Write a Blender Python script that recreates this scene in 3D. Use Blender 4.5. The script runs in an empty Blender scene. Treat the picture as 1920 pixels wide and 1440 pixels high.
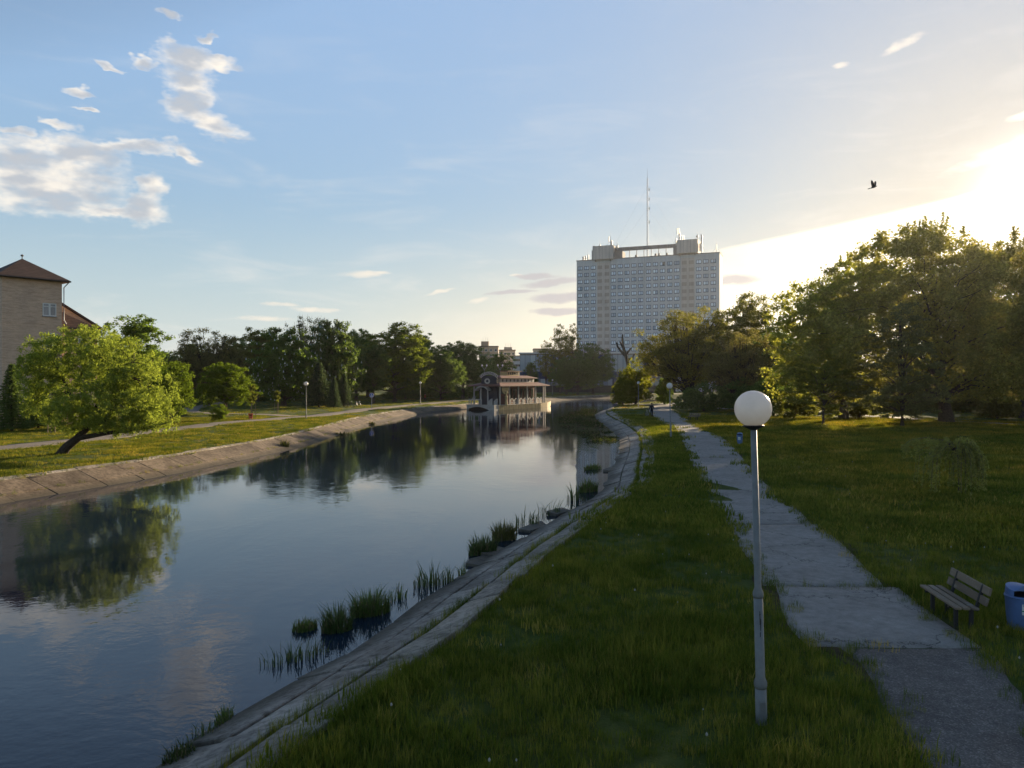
import bpy, bmesh, math, random
import numpy as np
from mathutils import Vector, Matrix
PI = math.pi
R = math.radians
random.seed(7)
rng = np.random.default_rng(7)
SC = bpy.context.scene
COL = SC.collection

# ------------------------------------------------------------------ camera
F, CX, HY, CAMZ = 1440.0, 960.0, 713.0, 4.5     # photo focal length, centre column, horizon row, eye height
cam_d = bpy.data.cameras.new('camera')
cam = bpy.data.objects.new('camera', cam_d); COL.objects.link(cam)
cam.location = (0, 0, CAMZ); cam.rotation_euler = (PI/2, 0, 0)
cam_d.sensor_width = 36.0; cam_d.lens = 36.0*F/1920.0
cam_d.shift_y = (HY-720.0)/1920.0
cam_d.clip_start = 0.1; cam_d.clip_end = 8000
SC.camera = cam

# ------------------------------------------------------------------ light
SUN_AZ, SUN_EL = R(34.5), R(11.2)
SKY_STRENGTH = 0.125
EXPOSURE = 1.40
sun_d = bpy.data.lights.new('sun', 'SUN'); sun_d.energy = 5.0; sun_d.angle = R(0.55); sun_d.color = (1.0, 0.78, 0.52)
sun = bpy.data.objects.new('sun', sun_d); COL.objects.link(sun)
SUN_DIR = Vector((math.sin(SUN_AZ)*math.cos(SUN_EL), math.cos(SUN_AZ)*math.cos(SUN_EL), math.sin(SUN_EL)))
sun.rotation_euler = SUN_DIR.to_track_quat('Z', 'Y').to_euler()
sun.location = SUN_DIR*300
SC.view_settings.view_transform = 'Standard'; SC.view_settings.look = 'None'
SC.view_settings.gamma = 1.0; SC.view_settings.exposure = EXPOSURE; SC.view_settings.use_curve_mapping = False
SC.cycles.use_denoising = True
SC.cycles.max_bounces = 6; SC.cycles.transparent_max_bounces = 8
SC.cycles.diffuse_bounces = 3; SC.cycles.glossy_bounces = 3; SC.cycles.transmission_bounces = 3
SC.cycles.sample_clamp_indirect = 4.0

class NT:
    """small helper to write node expressions"""
    def __init__(s, tree): s.t = tree; s.n = tree.nodes; s.l = tree.links
    def new(s, typ, **kw):
        n = s.n.new(typ)
        for k, v in kw.items(): setattr(n, k, v)
        return n
    def put(s, sock, v):
        if isinstance(v, bpy.types.NodeSocket): s.l.new(v, sock)
        else: sock.default_value = v
    def m(s, op, a, b=0.0, c=None, clamp=False):
        n = s.new('ShaderNodeMath', operation=op, use_clamp=clamp)
        s.put(n.inputs[0], a); s.put(n.inputs[1], b)
        if c is not None: s.put(n.inputs[2], c)
        return n.outputs[0]
    def add(s, a, b): return s.m('ADD', a, b)
    def sub(s, a, b): return s.m('SUBTRACT', a, b)
    def mul(s, a, b): return s.m('MULTIPLY', a, b)
    def mx(s, a, b): return s.m('MAXIMUM', a, b)
    def smooth(s, v, lo, hi):
        n = s.new('ShaderNodeMapRange', interpolation_type='SMOOTHSTEP')
        s.put(n.inputs[0], v); s.put(n.inputs[1], lo); s.put(n.inputs[2], hi)
        n.inputs[3].default_value = 0; n.inputs[4].default_value = 1
        return n.outputs[0]
    def mix(s, f, a, b):
        n = s.new('ShaderNodeMix', data_type='RGBA')
        s.put(n.inputs[0], f); s.put(n.inputs[6], a if not isinstance(a, tuple) else (*a[:3], 1)); s.put(n.inputs[7], b if not isinstance(b, tuple) else (*b[:3], 1))
        return n.outputs[2]
    def cmul(s, a, b, f=1.0):
        n = s.new('ShaderNodeMix', data_type='RGBA', blend_type='MULTIPLY')
        s.put(n.inputs[0], f); s.put(n.inputs[6], a if not isinstance(a, tuple) else (*a[:3], 1)); s.put(n.inputs[7], b if not isinstance(b, tuple) else (*b[:3], 1))
        return n.outputs[2]
    def noise(s, vec, scale, detail=3, rough=0.55, dist=0.0, out=0):
        n = s.new('ShaderNodeTexNoise')
        if vec is not None: s.l.new(vec, n.inputs['Vector'])
        n.inputs['Scale'].default_value = scale; n.inputs['Detail'].default_value = detail
        n.inputs['Roughness'].default_value = rough; n.inputs['Distortion'].default_value = dist
        return n.outputs[out]
    def ramp(s, f, stops):
        n = s.new('ShaderNodeValToRGB'); e = n.color_ramp.elements
        while len(e) < len(stops): e.new(0.5)
        for el, (p, c) in zip(e, stops): el.position = p; el.color = (*c, 1)
        s.l.new(f, n.inputs[0]); return n.outputs[0]
    def vmul(s, v, k):
        n = s.new('ShaderNodeVectorMath', operation='MULTIPLY'); s.put(n.inputs[0], v); n.inputs[1].default_value = k
        return n.outputs[0]
    def comb(s, x, y, z=0.0):
        n = s.new('ShaderNodeCombineXYZ'); s.put(n.inputs[0], x); s.put(n.inputs[1], y); s.put(n.inputs[2], z)
        return n.outputs[0]

def azel(px, py):
    a = math.atan((px-CX)/F); return a, math.atan((HY-py)/F*math.cos(a))

def build_world():
    w = bpy.data.worlds.new('World'); SC.world = w; w.use_nodes = True; w.cycles.sampling_method = 'MANUAL'; w.cycles.sample_map_resolution = 512
    t = NT(w.node_tree); t.n.clear()
    out = t.new('ShaderNodeOutputWorld'); bg = t.new('ShaderNodeBackground')
    sky = t.new('ShaderNodeTexSky', sky_type='NISHITA')
    sky.sun_disc = False; sky.sun_elevation = SUN_EL; sky.sun_rotation = SUN_AZ
    sky.altitude = 100; sky.air_density = 1.0; sky.dust_density = 0.5; sky.ozone_density = 2.2
    tc = t.new('ShaderNodeTexCoord')
    nv = t.new('ShaderNodeVectorMath', operation='NORMALIZE'); t.l.new(tc.outputs['Generated'], nv.inputs[0])
    D = nv.outputs[0]
    sp = t.new('ShaderNodeSeparateXYZ'); t.l.new(D, sp.inputs[0])
    az = t.m('ARCTAN2', sp.outputs[0], sp.outputs[1]); el = t.m('ARCSINE', sp.outputs[2])
    # stretched noise coordinates: clouds lie flat
    nc = t.comb(az, t.mul(el, 1.7))
    n1 = t.noise(nc, 9.0, 3, 0.6); n2 = t.noise(t.comb(t.add(az, 7.0), t.mul(el, 2.4)), 30.0, 5, 0.62)
    nw = t.new('ShaderNodeTexNoise'); t.l.new(nc, nw.inputs['Vector']); nw.inputs['Scale'].default_value = 22; nw.inputs['Detail'].default_value = 3; nw.inputs['Roughness'].default_value = 0.6
    sw = t.new('ShaderNodeSeparateXYZ'); t.l.new(nw.outputs[1], sw.inputs[0])
    azw = t.add(az, t.mul(t.sub(sw.outputs[0], 0.5), 0.060)); elw = t.add(el, t.mul(t.sub(sw.outputs[1], 0.5), 0.042))
    azs = t.add(az, t.mul(t.sub(sw.outputs[0], 0.5), 0.035)); els = t.add(el, t.mul(t.sub(sw.outputs[1], 0.5), 0.010))
    def blob(px, py, rx, ry, rot=0.0, amp=1.0, azw=azw, elw=elw):
        a, e = azel(px, py); c, s_ = math.cos(rot), math.sin(rot)
        dx = t.sub(azw, a); dy = t.sub(elw, e)
        u = t.m('MULTIPLY_ADD', dx, c*F/rx, t.mul(dy, s_*F/rx)); v = t.m('MULTIPLY_ADD', dx, -s_*F/ry, t.mul(dy, c*F/ry))
        d2 = t.m('MULTIPLY_ADD', u, u, t.mul(v, v))
        return t.mul(t.sub(1.0, d2), amp)
    cum = [(50, 318, 150, 48), (90, 352, 120, 46), (150, 290, 75, 34), (225, 272, 95, 13, .06), (345, 285, 34, 16, -.5), (270, 392, 40, 36), (285, 350, 26, 22, .5), (200, 388, 60, 12),
           (345, 112, 44, 26), (350, 150, 48, 30), (352, 190, 38, 34), (390, 232, 66, 26, -.25), (275, 115, 26, 8), (408, 118, 40, 9), (435, 258, 20, 7),
           (162, 168, 26, 8), (110, 232, 32, 9), (20, 250, 36, 9), (213, 122, 22, 6), (160, 203, 22, 5), (312, 22, 22, 7), (392, 76, 16, 6)]
    mask = None
    for b in cum:
        v = blob(*b); mask = v if mask is None else t.mx(mask, v)
    dens = t.add(mask, t.mul(t.sub(n2, 0.5), 1.9))
    cden = t.smooth(dens, -0.25, 1.15)
    nl1 = t.noise(t.comb(t.add(az, 3.0), t.mul(el, 2.2)), 17.0, 4, 0.55); nl2 = t.noise(t.comb(t.add(az, 3.0+0.022), t.mul(t.add(el, -0.006), 2.2)), 17.0, 2, 0.5)
    lit = t.smooth(t.add(t.mul(t.sub(nl1, nl2), 2.6), t.mul(t.sub(0.58, mask), 0.7)), -0.45, 0.45)
    # thin streaks low over the horizon and near the sun
    st = [(680, 515, 52, 8), (720, 513, 26, 5), (965, 516, 18, 4), (820, 548, 45, 4, .25), (520, 570, 40, 5), (900, 562, 26, 6, .2), (590, 580, 60, 6), (500, 598, 60, 6), (1690, 82, 42, 8, .3), (1580, 122, 18, 6), (1905, 272, 110, 15, .28), (1925, 213, 30, 8, .2)]
    m2 = None
    for b in st:
        v = blob(*b, azw=azs, elw=els); m2 = v if m2 is None else t.mx(m2, v)
    sden = t.smooth(t.add(m2, t.mul(t.sub(n2, 0.5), 2.0)), 0.0, 1.4)
    gr = [(1030, 530, 66, 9, .12), (1052, 558, 76, 12, .05), (1042, 584, 58, 9), (1380, 524, 46, 12), (1005, 518, 50, 6), (960, 548, 60, 5, .08)]
    m3 = None
    for b in gr:
        v = blob(*b, azw=azs, elw=els); m3 = v if m3 is None else t.mx(m3, v)
    gden = t.mul(t.smooth(t.add(m3, t.mul(t.sub(n2, 0.5), 1.0)), 0.0, 0.8), 0.85)
    # thin high cirrus everywhere
    nci = t.noise(t.comb(t.mul(az, 1.0), t.mul(el, 5.0)), 5.0, 4, 0.62, 0.6)
    cir = t.mul(t.smooth(nci, 0.48, 0.78), t.mul(t.smooth(el, 0.55, 0.05), 0.33))
    # bright veil of cloud under a clean slanting edge, towards the sun
    a0, e0 = azel(1350, 466); a1, e1 = azel(1820, 362); k = (e1-e0)/(a1-a0)
    ln = t.m('MULTIPLY_ADD', t.sub(az, a0), k, e0)
    soft = t.m('MAXIMUM', t.m('MULTIPLY_ADD', t.sub(a0, az), 0.22, 0.004), 0.004)
    dd = t.m('DIVIDE', t.add(t.sub(ln, el), t.mul(t.sub(n1, 0.5), t.m('MAXIMUM', t.mul(t.sub(a0+0.02, az), 0.35), 0.0))), soft)
    veil = t.mul(t.smooth(dd, -0.6, 1.0), t.mul(t.smooth(az, azel(800, 0)[0], azel(1330, 0)[0]), t.smooth(az, R(85), R(45))))
    veil = t.mul(veil, t.m('MULTIPLY_ADD', t.smooth(n1, 0.3, 0.75), 0.35, 0.65))
    # angular distance to the sun brightens the clouds in front of it
    dt = t.new('ShaderNodeVectorMath', operation='DOT_PRODUCT'); t.l.new(D, dt.inputs[0]); dt.inputs[1].default_value = SUN_DIR
    near = t.m('POWER', t.m('MAXIMUM', dt.outputs['Value'], 0.0), 26.0)
    glow = t.m('POWER', t.m('MAXIMUM', dt.outputs['Value'], 0.0), 900.0)
    S = 1.0/SKY_STRENGTH
    warm = t.m('MULTIPLY_ADD', near, 0.12*S, 0.38*S)
    def tint(v, c):
        n = t.new('ShaderNodeVectorMath', operation='SCALE'); n.inputs[0].default_value = c; t.put(n.inputs[3], v); return n.outputs[0]
    skyc = sky.outputs[0]
    # shoulder on the very bright air round the sun
    lm = t.new('ShaderNodeRGBToBW'); t.l.new(skyc, lm.inputs[0]); lum0 = t.mul(lm.outputs[0], SKY_STRENGTH); lum = t.mul(t.m('POWER', lum0, 1.40), 1.24)
    T0, A0, B0 = 0.172, 0.085, 0.8
    ex = t.m('EXPONENT', t.mul(t.m('MAXIMUM', t.sub(lum, T0), 0.0), -1.0/B0))
    l2 = t.add(t.m('MINIMUM', lum, T0), t.mul(t.sub(1.0, ex), A0))
    sc = t.new('ShaderNodeVectorMath', operation='SCALE'); t.l.new(skyc, sc.inputs[0]); t.l.new(t.m('DIVIDE', l2, t.m('MAXIMUM', lum0, 1e-4)), sc.inputs[3]); skyc = sc.outputs[0]
    hs = t.new('ShaderNodeHueSaturation'); hs.inputs['Saturation'].default_value = 0.90; t.l.new(skyc, hs.inputs['Color']); skyc = hs.outputs[0]
    hz = t.mix(t.smooth(az, R(-22), R(12)), (0.27*S, 0.305*S, 0.335*S), (0.46*S, 0.385*S, 0.30*S))
    skyc = t.mix(t.mul(t.smooth(el, 0.24, 0.0), 0.62), skyc, hz)
    c = t.mix(cir, skyc, tint(warm, (1.0, 0.93, 0.84)))
    c = t.mix(t.mul(veil, 0.85), c, tint(t.m('MULTIPLY_ADD', near, 0.30*S, 0.43*S), (1.0, 0.92, 0.73)))
    c = t.mix(t.mul(sden, 0.8), c, tint(warm, (1.0, 0.90, 0.76)))
    c = t.mix(gden, c, tint(0.25*S, (0.86, 0.82, 0.86)))
    body = t.mix(lit, (0.21*S, 0.22*S, 0.235*S), (0.43*S, 0.39*S, 0.335*S))
    c = t.mix(t.mul(cden, 0.92), c, body)
    ad = t.new('ShaderNodeVectorMath', operation='ADD'); t.l.new(c, ad.inputs[0]); t.l.new(tint(t.mul(glow, 0.5*S), (1.0, 0.93, 0.78)), ad.inputs[1])
    t.l.new(ad.outputs[0], bg.inputs[0]); bg.inputs[1].default_value = SKY_STRENGTH
    t.l.new(bg.outputs[0], out.inputs[0])
build_world()

# ------------------------------------------------------------------ helpers
def at(px, py, z=0.0):
    """photo pixel on the level z -> point"""
    d = (CAMZ-z)*F/(py-HY); return Vector(((px-CX)/F*d, d, z))
def ray(px, py, d):
    """photo pixel at depth d"""
    return Vector(((px-CX)/F*d, d, CAMZ-(py-HY)/F*d))
def tag(o, label=None, cat=None, group=None, kind=None):
    if label: o['label'] = label
    if cat: o['category'] = cat
    if group: o['group'] = group
    if kind: o['kind'] = kind
    return o
def empty(name, loc=(0, 0, 0), rz=0.0, label=None, cat=None, group=None, kind=None):
    o = bpy.data.objects.new(name, None); COL.objects.link(o); o.location = loc; o.rotation_euler = (0, 0, rz)
    o.empty_display_size = 0.2
    return tag(o, label, cat, group, kind)
def link(name, me, mat=None, parent=None, loc=None, smooth=False):
    if mat is not None and len(me.materials) == 0: me.materials.append(mat)
    o = bpy.data.objects.new(name, me); COL.objects.link(o)
    if parent is not None: o.parent = parent
    if loc is not None: o.location = loc
    if smooth: me.polygons.foreach_set('use_smooth', [True]*len(me.polygons))
    return o
def npmesh(name, verts, faces_list):
    """verts (N,3); faces_list: list of (M,k) int arrays"""
    me = bpy.data.meshes.new(name); verts = np.asarray(verts, dtype=np.float32)
    me.vertices.add(len(verts)); me.vertices.foreach_set('co', verts.ravel())
    faces_list = [np.asarray(f, dtype=np.int32) for f in faces_list if len(f)]
    loops = np.concatenate([f.ravel() for f in faces_list]); tot = np.concatenate([np.full(len(f), f.shape[1], dtype=np.int32) for f in faces_list])
    start = np.concatenate([[0], np.cumsum(tot)[:-1]]).astype(np.int32)
    me.loops.add(len(loops)); me.loops.foreach_set('vertex_index', loops)
    me.polygons.add(len(tot)); me.polygons.foreach_set('loop_start', start)
    me.update(calc_edges=True); me.validate()
    return me

class MB:
    """collects shapes, builds one mesh object"""
    def __init__(s): s.v = []; s.f = []; s.mi = []; s.cm = 0
    def quad(s, a, b, c, d): s.poly([a, b, c, d])
    def poly(s, pts):
        i = len(s.v); s.v += [tuple(p) for p in pts]; s.f.append(tuple(range(i, i+len(pts)))); s.mi.append(s.cm)
    def box(s, x0, x1, y0, y1, z0, z1, M=None):
        p = [Vector((x, y, z)) for z in (z0, z1) for x, y in ((x0, y0), (x1, y0), (x1, y1), (x0, y1))]
        if M is not None: p = [M @ q for q in p]
        i = len(s.v); s.v += [tuple(q) for q in p]
        for f in ((0, 3, 2, 1), (4, 5, 6, 7), (0, 1, 5, 4), (1, 2, 6, 5), (2, 3, 7, 6), (3, 0, 4, 7)):
            s.f.append(tuple(i+k for k in f)); s.mi.append(s.cm)
        return s
    def tube(s, pts, rad, n=8, caps=True):
        pts = [Vector(p) for p in pts]; rad = rad if hasattr(rad, '__len__') else [rad]*len(pts)
        i0 = len(s.v); up = Vector((0, 0, 1))
        for k, p in enumerate(pts):
            d = (pts[min(k+1, len(pts)-1)]-pts[max(k-1, 0)]).normalized()
            a = d.cross(up)
            if a.length < 1e-3: a = d.cross(Vector((0, 1, 0)))
            a.normalize(); b = d.cross(a)
            for j in range(n):
                t = 2*PI*j/n; s.v.append(tuple(p+(a*math.cos(t)+b*math.sin(t))*rad[k]))
        for k in range(len(pts)-1):
            for j in range(n):
                a0 = i0+k*n+j; a1 = i0+k*n+(j+1) % n; s.f.append((a0, a1, a1+n, a0+n)); s.mi.append(s.cm)
        if caps:
            s.f.append(tuple(i0+j for j in range(n))); s.mi.append(s.cm)
            e = i0+(len(pts)-1)*n; s.f.append(tuple(e+n-1-j for j in range(n))); s.mi.append(s.cm)
        return s
    def lathe(s, prof, n=16, c=(0, 0, 0)):
        i0 = len(s.v)
        for r, z in prof:
            for j in range(n):
                t = 2*PI*j/n; s.v.append((c[0]+r*math.cos(t), c[1]+r*math.sin(t), c[2]+z))
        for k in range(len(prof)-1):
            for j in range(n):
                a0 = i0+k*n+j; a1 = i0+k*n+(j+1) % n; s.f.append((a0, a1, a1+n, a0+n)); s.mi.append(s.cm)
        s.f.append(tuple(i0+n-1-j for j in range(n))); s.mi.append(s.cm)
        e = i0+(len(prof)-1)*n; s.f.append(tuple(e+j for j in range(n))); s.mi.append(s.cm)
        return s
    def prism(s, pts2, y0, y1, M=None):
        """outline in x,z extruded along y"""
        a = [Vector((x, y0, z)) for x, z in pts2]; b = [Vector((x, y1, z)) for x, z in pts2]
        if M is not None: a = [M @ q for q in a]; b = [M @ q for q in b]
        s.poly(a); s.poly(b[::-1]); n = len(a)
        for k in range(n): s.poly([a[(k+1) % n], a[k], b[k], b[(k+1) % n]])
        return s
    def mesh(s, name):
        me = bpy.data.meshes.new(name); me.from_pydata(s.v, [], s.f)
        if s.mi and max(s.mi): me.polygons.foreach_set('material_index', s.mi)
        me.update(); return me
    def build(s, name, mats=None, parent=None, loc=None, smooth=False, bevel=0.0):
        me = s.mesh(name)
        if mats is not None:
            for m in (mats if isinstance(mats, (list, tuple)) else [mats]): me.materials.append(m)
        o = link(name, me, None, parent, loc)
        if smooth:
            me.polygons.foreach_set('use_smooth', [len(p.vertices) == 4 for p in me.polygons])
        if bevel > 0:
            bm = bmesh.new(); bm.from_mesh(me); bmesh.ops.remove_doubles(bm, verts=bm.verts, dist=1e-5)
            bmesh.ops.bevel(bm, geom=bm.edges[:], offset=bevel, segments=1, affect='EDGES'); bm.to_mesh(me); bm.free()
        return o
def frame_matrix(origin, ex, ey):
    """local x along ex, y along ey (unit 2D/3D), z up"""
    ex = Vector((ex[0], ex[1], 0)).normalized(); ey = Vector((ey[0], ey[1], 0)).normalized()
    M = Matrix(((ex.x, ey.x, 0, origin[0]), (ex.y, ey.y, 0, origin[1]), (0, 0, 1, origin[2] if len(origin) > 2 else 0), (0, 0, 0, 1)))
    return M
def catmull(P, step):
    P = [np.array(p, float) for p in P]; P = [2*P[0]-P[1]]+P+[2*P[-1]-P[-2]]; out = []
    for i in range(1, len(P)-2):
        p0, p1, p2, p3 = P[i-1:i+3]; n = max(1, int(np.linalg.norm(p2-p1)/step))
        for k in range(n):
            t = k/n; out.append(0.5*((2*p1)+(-p0+p2)*t+(2*p0-5*p1+4*p2-p3)*t*t+(-p0+3*p1-3*p2+p3)*t**3))
    out.append(P[-2]); return np.array(out)
def resample(P, step):
    seg = np.linalg.norm(np.diff(P, axis=0), axis=1); s = np.concatenate([[0], np.cumsum(seg)])
    n = max(2, int(round(s[-1]/step))+1); q = np.linspace(0, s[-1], n)
    return np.stack([np.interp(q, s, P[:, k]) for k in range(P.shape[1])], axis=1)
def offset_line(P, d):
    T = np.gradient(P, axis=0); T /= np.linalg.norm(T, axis=1)[:, None]+1e-9
    return P+np.stack([T[:, 1], -T[:, 0]], axis=1)*d      # to the right of travel for d > 0

# ------------------------------------------------------------------ materials
def newmat(name):
    m = bpy.data.materials.new(name); m.use_nodes = True; t = NT(m.node_tree); t.n.clear()
    out = t.new('ShaderNodeOutputMaterial'); return m, t, out
def pbsdf(t, out, col, rough=0.8, spec=0.3, metal=0.0, bump=None, bstr=0.3, bdist=0.02, **kw):
    b = t.new('ShaderNodeBsdfPrincipled')
    t.put(b.inputs['Base Color'], col if not isinstance(col, tuple) else (*col[:3], 1)); t.put(b.inputs['Roughness'], rough)
    b.inputs['Specular IOR Level'].default_value = spec; b.inputs['Metallic'].default_value = metal
    for k, v in kw.items(): b.inputs[k].default_value = v
    if bump is not None:
        bn = t.new('ShaderNodeBump'); bn.inputs['Strength'].default_value = bstr; bn.inputs['Distance'].default_value = bdist
        t.l.new(bump, bn.inputs['Height']); t.l.new(bn.outputs[0], b.inputs['Normal'])
    t.l.new(b.outputs[0], out.inputs[0]); return b
def objco(t): return t.new('ShaderNodeTexCoord').outputs['Object']
def wpos(t): return t.new('ShaderNodeNewGeometry').outputs['Position']
def simple(name, col, rough=0.6, spec=0.4, metal=0.0, var=0.25, scale=3.0, bscale=40.0, bstr=0.1):
    m, t, out = newmat(name); co = objco(t)
    n = t.noise(co, scale, 4, 0.6); c = t.cmul(col, t.ramp(n, [(0.3, (1-var,)*3), (0.7, (1.0,)*3)]))
    pbsdf(t, out, c, rough, spec, metal, bump=t.noise(co, bscale, 3), bstr=bstr, bdist=0.01)
    return m
def leaf_mat(name, trans=0.6, vmin=0.72):
    m, t, out = newmat(name)
    oi = t.new('ShaderNodeObjectInfo'); ge = t.new('ShaderNodeNewGeometry')
    r = ge.outputs['Random Per Island']
    c = t.cmul(oi.outputs['Color'], t.ramp(r, [(0.0, (vmin, vmin*1.02, vmin)), (0.55, (0.9, 0.92, 0.8)), (1.0, (1.25, 1.18, 0.95))]))
    d = t.new('ShaderNodeBsdfDiffuse'); tr = t.new('ShaderNodeBsdfTranslucent'); t.l.new(c, d.inputs[0])
    t.l.new(t.cmul(c, (1.15, 1.2, 0.6)), tr.inputs[0])
    mx = t.new('ShaderNodeMixShader'); mx.inputs[0].default_value = trans
    t.l.new(d.outputs[0], mx.inputs[1]); t.l.new(tr.outputs[0], mx.inputs[2])
    t.l.new(mx.outputs[0], out.inputs[0]); return m
M = {}
M['leaf'] = leaf_mat('leaf')
M['bark'] = simple('bark', (0.125, 0.100, 0.075), 0.95, 0.1, var=0.6, scale=6, bscale=14, bstr=0.6)
M['bark_dark'] = simple('bark_dark', (0.062, 0.050, 0.040), 0.95, 0.1, var=0.5, scale=6, bscale=14, bstr=0.6)

def lawn_mat():
    m, t, out = newmat('lawn_ground'); p = wpos(t)
    a = t.noise(p, 0.16, 5, 0.6); b = t.noise(p, 2.6, 5, 0.7); f = t.noise(p, 22, 3, 0.7)
    c = t.mix(t.smooth(a, 0.35, 0.65), (0.060, 0.095, 0.022), (0.088, 0.105, 0.028))
    c = t.cmul(c, t.ramp(b, [(0.3, (0.6, 0.62, 0.55)), (0.7, (1.15, 1.15, 1.0))]))
    c = t.mix(t.mul(t.smooth(t.noise(p, 0.9, 4, 0.7), 0.66, 0.80), 0.4), c, (0.090, 0.080, 0.040))
    pbsdf(t, out, c, 0.95, 0.1, bump=t.add(t.mul(b, 0.6), f), bstr=0.9, bdist=0.06); return m
M['lawn'] = lawn_mat()
def blade_mat(name, gain):
    m, t, out = newmat(name)
    oi = t.new('ShaderNodeObjectInfo'); ge = t.new('ShaderNodeNewGeometry'); p = ge.outputs['Position']
    c = t.ramp(oi.outputs['Random'], [(0.0, (0.026, 0.046, 0.012)), (0.45, (0.046, 0.070, 0.016)), (0.8, (0.078, 0.094, 0.028)), (0.97, (0.095, 0.105, 0.034)), (1.0, (0.15, 0.135, 0.065))])
    c = t.cmul(c, t.ramp(t.noise(p, 0.35, 4, 0.65), [(0.32, (0.52, 0.60, 0.55)), (0.68, (1.30, 1.15, 1.05))]))
    c = t.cmul(c, gain)
    sx = t.new('ShaderNodeSeparateXYZ'); t.l.new(p, sx.inputs[0]); c = t.cmul(c, (1.45, 1.12, 0.95), t.mul(t.smooth(sx.outputs[0], 9.0, 20.0), t.smooth(t.noise(p, 0.12, 3), 0.3, 0.6)))   # drier meadow beyond the path
    d = t.new('ShaderNodeBsdfDiffuse'); tr = t.new('ShaderNodeBsdfTranslucent'); t.l.new(c, d.inputs[0]); t.l.new(t.cmul(c, (1.2, 1.2, 0.6)), tr.inputs[0])
    mx = t.new('ShaderNodeMixShader'); mx.inputs[0].default_value = 0.4
    t.l.new(d.outputs[0], mx.inputs[1]); t.l.new(tr.outputs[0], mx.inputs[2]); t.l.new(mx.outputs[0], out.inputs[0]); return m
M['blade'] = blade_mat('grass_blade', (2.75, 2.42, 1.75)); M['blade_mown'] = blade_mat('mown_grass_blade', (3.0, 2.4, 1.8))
def concrete_mat(name, base, stain):
    m, t, out = newmat(name); p = wpos(t); oi = t.new('ShaderNodeObjectInfo')
    a = t.noise(p, 0.7, 5, 0.65); b = t.noise(p, 6, 5, 0.7); f = t.noise(p, 60, 2, 0.6)
    c = t.mix(t.smooth(a, 0.38, 0.66), base, stain)
    c = t.cmul(c, t.ramp(b, [(0.30, (0.42, 0.40, 0.38)), (0.55, (1, 1, 1)), (0.8, (1.25, 1.22, 1.18))]))
    c = t.mix(t.mul(t.smooth(t.noise(p, 1.6, 6, 0.75, 1.5), 0.56, 0.66), 0.55), c, (0.045, 0.040, 0.030))
    c = t.cmul(c, t.ramp(oi.outputs['Random'], [(0, (0.78, 0.77, 0.76)), (1, (1.12, 1.10, 1.06))]))
    # moss and damp close to the water line
    sz = t.new('ShaderNodeSeparateXYZ'); t.l.new(p, sz.inputs[0])
    damp = t.smooth(t.add(sz.outputs[2], t.mul(t.sub(a, 0.5), 0.35)), -0.55, -0.75)
    c = t.mix(t.mul(damp, 0.7), c, (0.055, 0.050, 0.036))
    pbsdf(t, out, c, 0.92, 0.2, bump=t.add(t.mul(b, 0.7), t.mul(f, 0.4)), bstr=0.7, bdist=0.03); return m
M['concrete'] = concrete_mat('bank_concrete', (0.185, 0.148, 0.112), (0.100, 0.078, 0.058))
M['coping'] = concrete_mat('coping_concrete', (0.34, 0.31, 0.27), (0.19, 0.17, 0.14))
M['concrete_grey'] = concrete_mat('bank_concrete_grey', (0.36, 0.335, 0.305), (0.20, 0.18, 0.16))
def asphalt_mat(name, base, dark, gravel=0.0, var=1.0):
    m, t, out = newmat(name); p = wpos(t); oi = t.new('ShaderNodeObjectInfo')
    a = t.noise(p, 0.6, 5, 0.62); b = t.noise(p, 4.5, 5, 0.7)
    v = t.new('ShaderNodeTexVoronoi'); t.l.new(p, v.inputs['Vector']); v.inputs['Scale'].default_value = 52 if gravel else 90
    vs = t.new('ShaderNodeSeparateColor'); t.l.new(v.outputs['Color'], vs.inputs[0])
    c = t.mix(t.smooth(a, 0.35, 0.68), base, dark)
    c = t.cmul(c, t.ramp(b, [(0.3, (0.72, 0.72, 0.72)), (0.7, (1.15, 1.15, 1.15))]))
    # hairline cracks
    cv = t.new('ShaderNodeTexVoronoi', feature='DISTANCE_TO_EDGE'); cn = t.new('ShaderNodeVectorMath', operation='ADD'); t.l.new(p, cn.inputs[0]); t.l.new(t.vmul(t.noise(p, 2.2, 4, .7, out=1), (.9, .9, .9)), cn.inputs[1]); t.l.new(cn.outputs[0], cv.inputs['Vector']); cv.inputs['Scale'].default_value = 0.42
    crk = t.smooth(cv.outputs['Distance'], 0.010, 0.002); c = t.mix(t.mul(crk, 0.0 if gravel else 0.75), c, (0.03, 0.03, 0.028))
    c = t.cmul(c, t.ramp(vs.outputs[0], [(0.0, (1-0.55*max(gravel, .35),)*3), (0.75, (1, 1, 1)), (1.0, (1+1.2*gravel,)*3)]))
    c = t.mix(t.mul(t.smooth(t.noise(p, 1.7, 6, 0.75), 0.60, 0.72), 0.35), c, tuple(min(1, x*1.7) for x in base))
    pbsdf(t, out, c, 0.88, 0.25, bump=t.add(t.mul(v.outputs['Distance'], 1.0 if gravel else .3), t.mul(b, 0.3)), bstr=0.5 if gravel else 0.3, bdist=0.02); return m
M['asphalt'] = asphalt_mat('path_asphalt', (0.300, 0.282, 0.262), (0.238, 0.222, 0.206))
M['asphalt_rough'] = asphalt_mat('path_rough_asphalt', (0.150, 0.138, 0.130), (0.118, 0.108, 0.102), gravel=0.55)
M['dust_path'] = asphalt_mat('dust_path', (0.235, 0.200, 0.160), (0.185, 0.155, 0.125))
M['seam'] = simple('seam_soil', (0.030, 0.026, 0.020), 1.0, 0.0, var=0.4, scale=9)
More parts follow.
